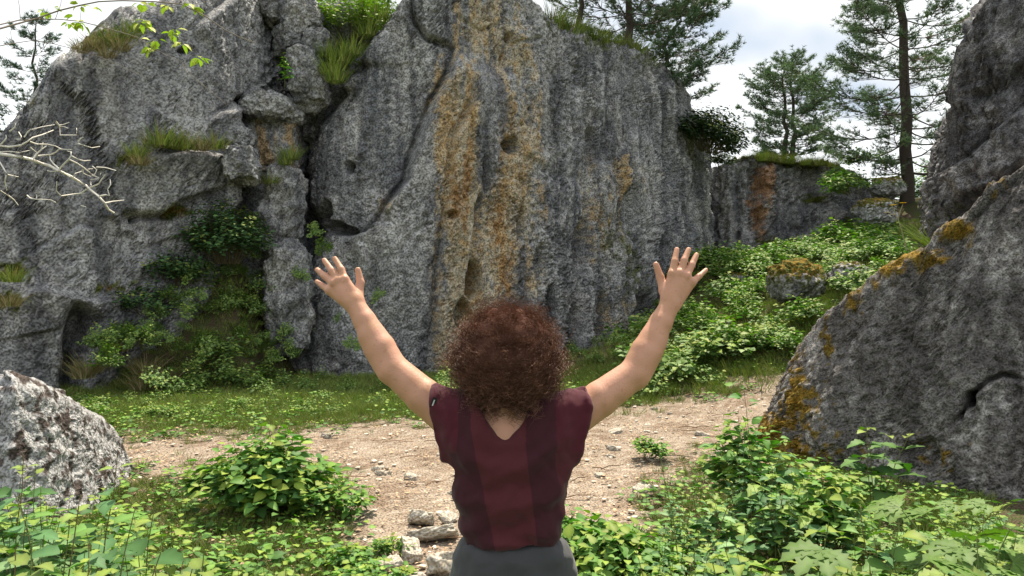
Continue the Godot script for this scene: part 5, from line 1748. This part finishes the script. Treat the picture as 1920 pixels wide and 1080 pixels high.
	# folds of the cloth
	for i in shirt.v.size():
		var p := shirt.v[i]
		var low := 1.0 - smoothstep(0.92, 1.12, p.y)
		var drape := 0.0
		# cowl below the neck: curved folds hanging from the shoulders
		var r := Vector2(p.x + 0.02, (p.y - 1.34) * 0.85).length()
		var fade := smoothstep(0.10, 0.16, r) * (1.0 - smoothstep(0.30, 0.42, r)) * (1.0 if p.z > 0.0 else 0.0)
		drape += sin(r * 85.0 + nA.get_noise_2d(p.x * 12.0, p.y * 12.0) * 2.2) * 0.006 * fade
		# slanting pulls at the waist
		var q := p.y * 60.0 + absf(p.x + 0.01) * 55.0 + nA.get_noise_3d(p.x * 9.0, p.y * 9.0, p.z * 9.0) * 3.0
		drape += sin(q) * 0.005 * low + sin(p.y * 95.0 + p.x * 30.0) * 0.003 * low
		drape += 0.007 * (absf(nA.get_noise_2d(p.x * 16.0 + p.y * 10.0, p.y * 5.0)) - 0.2) * smoothstep(1.28, 1.1, p.y)
		drape += nA.get_noise_3d(p.x * 22.0, p.y * 14.0, p.z * 22.0) * 0.006
		shirt.v[i] = p + shirt.n[i] * drape
	renormal(shirt)
	part(root, "shirt", shirt.mesh(), shirt_material())
	# size tag on the left sleeve: dark label with a pale stroke
	var tagm := MB.new()
	var tc: Vector3 = W.call(813, 755, D - 0.055)
	var td := Vector3(0.35, 0.93, 0.12).normalized()
	var tr := Vector3(0.93, -0.35, 0.1).normalized()
	quad(tagm, tc, tr * 0.006, td * 0.014, Color(0.02, 0.02, 0.022))
	var tg := part(root, "sleeve_tag", tagm.mesh(), M.twig)
	var stroke := MB.new()
	quad(stroke, tc + tr.cross(td).normalized() * 0.0015, tr * 0.0016, td * 0.008, Color(0.5, 0.5, 0.5))
	part(tg, "tag_print", stroke.mesh(), M.twig)
	# trousers
	var tro := MB.new()
	var tb := [
		[W.call(912, 1050, D), W.call(1016, 1050, D), 0.084, 0.084], [W.call(910, 1110, D), W.call(1020, 1110, D), 0.092, 0.092],
		[Vector3(-0.085, 0.78, 0), Vector3(-0.095, 0.45, -0.01), 0.092, 0.072], [Vector3(-0.095, 0.45, -0.01), Vector3(-0.10, 0.09, 0.02), 0.072, 0.055], [Vector3(0.085, 0.78, 0), Vector3(0.095, 0.45, -0.01), 0.092, 0.072], [Vector3(0.095, 0.45, -0.01), Vector3(0.10, 0.09, 0.02), 0.072, 0.055]]
	var topy: float = hem - 0.003
	var tcut := func(v: float, p: Vector3) -> float:
		return maxf(maxf(v, p.y - topy - 0.012), 0.06 - p.y)
	nets(tro, tb, 0.008, 0.03, tcut, func(_p: Vector3, _n: Vector3) -> Color: return Color(0.052, 0.052, 0.058))
	for i in tro.v.size():
		var p := tro.v[i]
		tro.v[i] = p + tro.n[i] * (nA.get_noise_3d(p.x * 20.0, p.y * 20.0, p.z * 20.0) * 0.008 + sin(p.x * 60.0 + p.y * 55.0) * 0.002)
	renormal(tro)
	var cloth := plain(0.8, 0.3)
	cloth.rim_enabled = true
	cloth.rim = 0.4
	part(root, "trousers", tro.mesh(), cloth)
	for s in [-1.0, 1.0]:
		var sho := MB.new()
		nets(sho, [[Vector3(0.10 * s, 0.06, 0.04), Vector3(0.11 * s, 0.045, -0.15), 0.05, 0.044], [Vector3(0.10 * s, 0.06, 0.03), Vector3(0.10 * s, 0.12, 0.02), 0.05, 0.048]], 0.009, 0.02, func(v: float, p: Vector3) -> float: return maxf(v, 0.002 - p.y), func(_p: Vector3, _n: Vector3) -> Color: return Color(0.09, 0.06, 0.045))
		part(root, "shoe", sho.mesh(), M.twig)
	build_hair(root, hc)

func quad(mb: MB, c: Vector3, r: Vector3, u: Vector3, col: Color) -> void:
	var s := mb.v.size()
	var n := r.cross(u).normalized()
	for q in [-r - u, -r + u, r + u, r - u]:
		mb.v.append(c + q); mb.n.append(n); mb.c.append(col)
	mb.ix.append_array(PackedInt32Array([s, s + 1, s + 2, s, s + 2, s + 3]))

func renormal(mb: MB) -> void:
	for i in mb.n.size():
		mb.n[i] = Vector3.ZERO
	for t in range(0, mb.ix.size(), 3):
		var a := mb.ix[t]
		var b := mb.ix[t + 1]
		var c := mb.ix[t + 2]
		var f := (mb.v[c] - mb.v[a]).cross(mb.v[b] - mb.v[a])
		mb.n[a] += f; mb.n[b] += f; mb.n[c] += f
	for i in mb.n.size():
		mb.n[i] = mb.n[i].normalized()

func relax(mb: MB, times: int) -> void:
	for it in times:
		var sum := PackedVector3Array()
		var num := PackedInt32Array()
		sum.resize(mb.v.size())
		num.resize(mb.v.size())
		for t in range(0, mb.ix.size(), 3):
			for k in 3:
				var a := mb.ix[t + k]
				var b := mb.ix[t + (k + 1) % 3]
				sum[a] += mb.v[b]
				num[a] += 1
		for i in mb.v.size():
			if num[i] > 0:
				mb.v[i] = mb.v[i].lerp(sum[i] / num[i], 0.55)

func shirt_material() -> StandardMaterial3D:
	# burgundy in two tones: lighter centre and sides between darker bands
	var S := 768
	var im := Image.create(S, S, false, Image.FORMAT_RGB8)
	var lightc := Color(0.080, 0.017, 0.022).linear_to_srgb()
	var darkc := Color(0.047, 0.011, 0.017).linear_to_srgb()
	var sleeve := Color(0.072, 0.012, 0.020).linear_to_srgb()
	var to_px := func(x: float, y: float) -> Vector2: return Vector2(960.0 + x / 0.001379, 540.0 - (y - EYE) / 0.001379)
	for j in S:
		for i in S:
			var x := (i + 0.5) / S * 0.6 - 0.3
			var y := 1.45 - (j + 0.5) / S * 0.6
			var q: Vector2 = to_px.call(x, y)
			var c := darkc
			# lighter centre
			var l := lerpf(885.0, 933.0, clampf((q.y - 790.0) / 240.0, 0.0, 1.0))
			var r := lerpf(985.0, 1008.0, clampf((q.y - 830.0) / 190.0, 0.0, 1.0))
			if q.x > l and q.x < r and q.y < 1015.0 + 0.02 * q.x:
				c = lightc
			# lighter sides below the sleeves
			if q.y > 838.0 and (q.x < lerpf(845.0, 872.0, (q.y - 838.0) / 190.0) or q.x > lerpf(1038.0, 1060.0, (q.y - 838.0) / 190.0)):
				c = lightc.lerp(darkc, 0.25)
			if q.y < 838.0 and (q.x < 862.0 or q.x > 1040.0):
				c = sleeve
			var kn := 1.0 + 0.10 * nE.get_noise_2d(i * 0.12, j * 0.5)
			im.set_pixel(i, j, Color(c.r * kn, c.g * kn, c.b * kn))
	var m := StandardMaterial3D.new()
	m.albedo_texture = ImageTexture.create_from_image(im)
	m.roughness = 0.85
	m.metallic_specular = 0.3
	m.rim_enabled = true
	m.rim = 0.25
	m.rim_tint = 0.6
	return m

func build_hair(root: Node3D, hc: Vector3) -> void:
	rng.seed = 2024
	var ec := Vector3(-0.012, 1.415, 0.0)
	var hair := MB.new()
	var core := MB.new()
	core.ball(Vector3.ZERO, Vector3.ONE, 26, 34, Color(0.09, 0.042, 0.028))
	for i in core.v.size():
		var d := core.v[i]
		core.v[i] = ec + d * Vector3(0.122, 0.128, 0.118) * (1.0 + 0.12 * nA.get_noise_3d(d.x * 9.0, d.y * 9.0, d.z * 9.0) + 0.08 * nB.get_noise_3d(d.x * 9.0, d.y * 9.0, d.z * 9.0))
	renormal(core)
	var hp := part(root, "hair", core.mesh(), M.hair_core)
	var count := 12500
	var locks := PackedVector3Array()
	for k in 520:
		var ly := 1.0 - 2.0 * (k + 0.5) / 520.0
		var lr := sqrt(maxf(0.0, 1.0 - ly * ly))
		locks.append((Vector3(cos(k * 2.39996) * lr, ly, sin(k * 2.39996) * lr) + Vector3(jit(0.06), jit(0.06), jit(0.06))).normalized())
	for s in count:
		var lock := locks[s % 520]
		var loose := 0.075 if rng.randf() < 0.62 else 0.20
		var d := (lock + Vector3(jit(loose), jit(loose), jit(loose))).normalized()
		# envelope: wide at ear level, a little ragged
		var lump_n := 1.0 + 0.16 * nA.get_noise_3d(d.x * 6.0 + 7.0, d.y * 6.0, d.z * 6.0) + 0.05 * nB.get_noise_3d(d.x * 8.0, d.y * 8.0, d.z * 8.0)
		var env := Vector3(0.152, 0.160 if d.y > 0 else 0.150, 0.146)
		var tip := ec + d.lerp(lock, 0.35).normalized() * env * lump_n * (0.94 + 0.13 * sin((s % 520) * 12.9898)) * rng.randf_range(0.84, 1.06) + Vector3(jit(0.012), jit(0.012), jit(0.012))
		if rng.randf() < 0.06:
			tip += d * rng.randf() * 0.035
		var root_p := ec + d * Vector3(0.105, 0.108, 0.10)
		var ax := (tip - root_p + Vector3(0, -0.012, 0)).normalized()
		var u := ax.cross(Vector3(jit(1), jit(1), jit(1))).normalized()
		var w := ax.cross(u)
		var cr := rng.randf_range(0.003, 0.010)
		var turns := rng.randf_range(1.6, 3.6)
		var p0 := rng.randf() * TAU
		var wid := rng.randf_range(0.00035, 0.0008)
		var n := 15
		var base := hair.v.size()
		var tint := clampf(0.5 + 0.5 * sin((s % 520) * 4.17) + jit(0.35), 0.0, 1.0)
		var c1 := Color(0.19, 0.092, 0.055).lerp(Color(0.08, 0.040, 0.028), tint)
		for k in n:
			var t := k / (n - 1.0)
			var a := p0 + turns * TAU * t
			var rad := cr * (0.4 + 0.9 * t)
			var ex := root_p.lerp(tip, t) + (u * cos(a) + w * sin(a)) * rad + Vector3(0, -0.010 * t * t, 0)
			var tang := (ax * 0.02 + (-u * sin(a) + w * cos(a)) * rad * turns).normalized()
			var sd := tang.cross(u * cos(a) + w * sin(a)).normalized()
			var nn := sd.cross(tang).normalized()
			var ww := wid * (1.0 - 0.5 * t)
			hair.v.append(ex + sd * ww); hair.v.append(ex - sd * ww)
			hair.n.append(nn); hair.n.append(nn)
			var c := c1
			hair.c.append(c); hair.c.append(c)
			if k > 0:
				var q := base + (k - 1) * 2
				hair.ix.append_array(PackedInt32Array([q, q + 1, q + 3, q, q + 3, q + 2]))
	part(hp, "curls", hair.mesh(), M.hair)

# ---------------------------------------------------------------- sky
func build_sky() -> Sky:
	var w := 1024
	var h := 512
	var im := Image.create(w, h, false, Image.FORMAT_RGBF)
	var n1 := noise(90, 1.5, 5)
	var n2 := noise(91, 3.4, 4)
	var blue_dir := P(225, -25, 10.0) - Vector3(0, EYE, 0)
	blue_dir = blue_dir.normalized()
	var blue2 := (P(1850, -40, 10.0) - Vector3(0, EYE, 0)).normalized()
	for j in h:
		var el := PI * (0.5 - (j + 0.5) / h)
		for i in w:
			var az := ((i + 0.5) / w - 0.5) * TAU
			var d := Vector3(sin(az) * cos(el), sin(el), -cos(az) * cos(el))
			var q := d / maxf(d.y + 0.35, 0.3)
			var a := n1.get_noise_3d(q.x, q.z, 1.0)
			var b := n2.get_noise_3d(q.x, q.z, 4.0)
			var bright := clampf(0.68 + a * 0.30 + b * 0.18, 0.46, 0.95)
			var cloud := Color(bright * 0.955, bright * 0.985, bright)
			var cover := clampf(1.08 + a * 0.5 + b * 0.3, 0.75, 1.0)
			var k := maxf(smoothstep(0.986, 0.999, d.dot(blue_dir) + b * 0.006), 0.6 * smoothstep(0.992, 0.9995, d.dot(blue2) + b * 0.004))
			cover *= 1.0 - 0.9 * k
			var sky := Color(0.16, 0.37, 0.72)
			var c := sky.lerp(cloud, cover)
			if d.y < 0.0:
				c = c.lerp(Color(0.25, 0.26, 0.22), smoothstep(0.0, -0.15, d.y))
			im.set_pixel(i, j, c)
	var m := PanoramaSkyMaterial.new()
	m.panorama = ImageTexture.create_from_image(im)
	var s := Sky.new()
	s.sky_material = m
	return s

# ---------------------------------------------------------------- all together
func _ready() -> void:
	rng.seed = 1
	var cam := Camera3D.new()
	cam.name = "camera"
	cam.position = Vector3(0, EYE, 0)
	cam.fov = rad_to_deg(2.0 * atan(540.0 / F))
	cam.near = 0.05
	cam.far = 3000.0
	add_child(cam)
	cam.current = true
	var we := WorldEnvironment.new()
	we.name = "world"
	var env := Environment.new()
	env.background_mode = Environment.BG_SKY
	env.sky = build_sky()
	env.background_energy_multiplier = 1.0
	env.tonemap_mode = Environment.TONE_MAPPER_LINEAR
	env.tonemap_exposure = 1.75
	env.sdfgi_enabled = true
	env.ssao_enabled = true
	env.ssil_enabled = true
	we.environment = env
	add_child(we)
	var sun := DirectionalLight3D.new()
	sun.name = "sun"
	sun.light_color = Color(1.0, 0.955, 0.88)
	sun.light_energy = 1.6
	sun.light_angular_distance = 0.6
	sun.shadow_enabled = true
	add_child(sun)
	var az := deg_to_rad(18.0)   # to the right of straight ahead
	var el := deg_to_rad(62.5)
	var to_sun := Vector3(sin(az) * cos(el), sin(el), -cos(az) * cos(el))
	sun.look_at_from_position(to_sun * 50.0, Vector3.ZERO)

	nA = noise(1, 0.55, 3)
	nB = noise(2, 1.3, 3, FastNoiseLite.TYPE_SIMPLEX_SMOOTH, FastNoiseLite.FRACTAL_RIDGED)
	nC = noise(3, 1.9, 2, FastNoiseLite.TYPE_CELLULAR)
	nC.cellular_return_type = FastNoiseLite.RETURN_DISTANCE2_SUB
	nD = noise(4, 4.5, 2)
	nE = noise(5, 6.5, 2)
	nK = noise(8, 0.42, 1, FastNoiseLite.TYPE_CELLULAR)
	nK.cellular_return_type = FastNoiseLite.RETURN_DISTANCE2_SUB
	nK.domain_warp_enabled = true
	nK.domain_warp_amplitude = 1.2
	nK.domain_warp_frequency = 0.6
	nS = noise(6, 1.0, 3)
	nP = noise(7, 6.0, 2)
	nQ = noise(9, 0.42, 1, FastNoiseLite.TYPE_CELLULAR)
	nQ.cellular_return_type = FastNoiseLite.RETURN_CELL_VALUE
	nQ.domain_warp_enabled = true
	nQ.domain_warp_amplitude = 1.4
	nQ.domain_warp_frequency = 0.5
	build_materials()
	setup_ground()
	var t := Time.get_ticks_msec()
	build_ground()
	print("ground ", Time.get_ticks_msec() - t)
	build_cliffs()
	print("cliffs ", Time.get_ticks_msec() - t)
	build_trees()
	print("trees ", Time.get_ticks_msec() - t)
	build_walker()
	print("walker ", Time.get_ticks_msec() - t)
	build_plants()
	print("plants ", Time.get_ticks_msec() - t)
	build_twigs()
	build_ground_cover()
	print("cover ", Time.get_ticks_msec() - t)
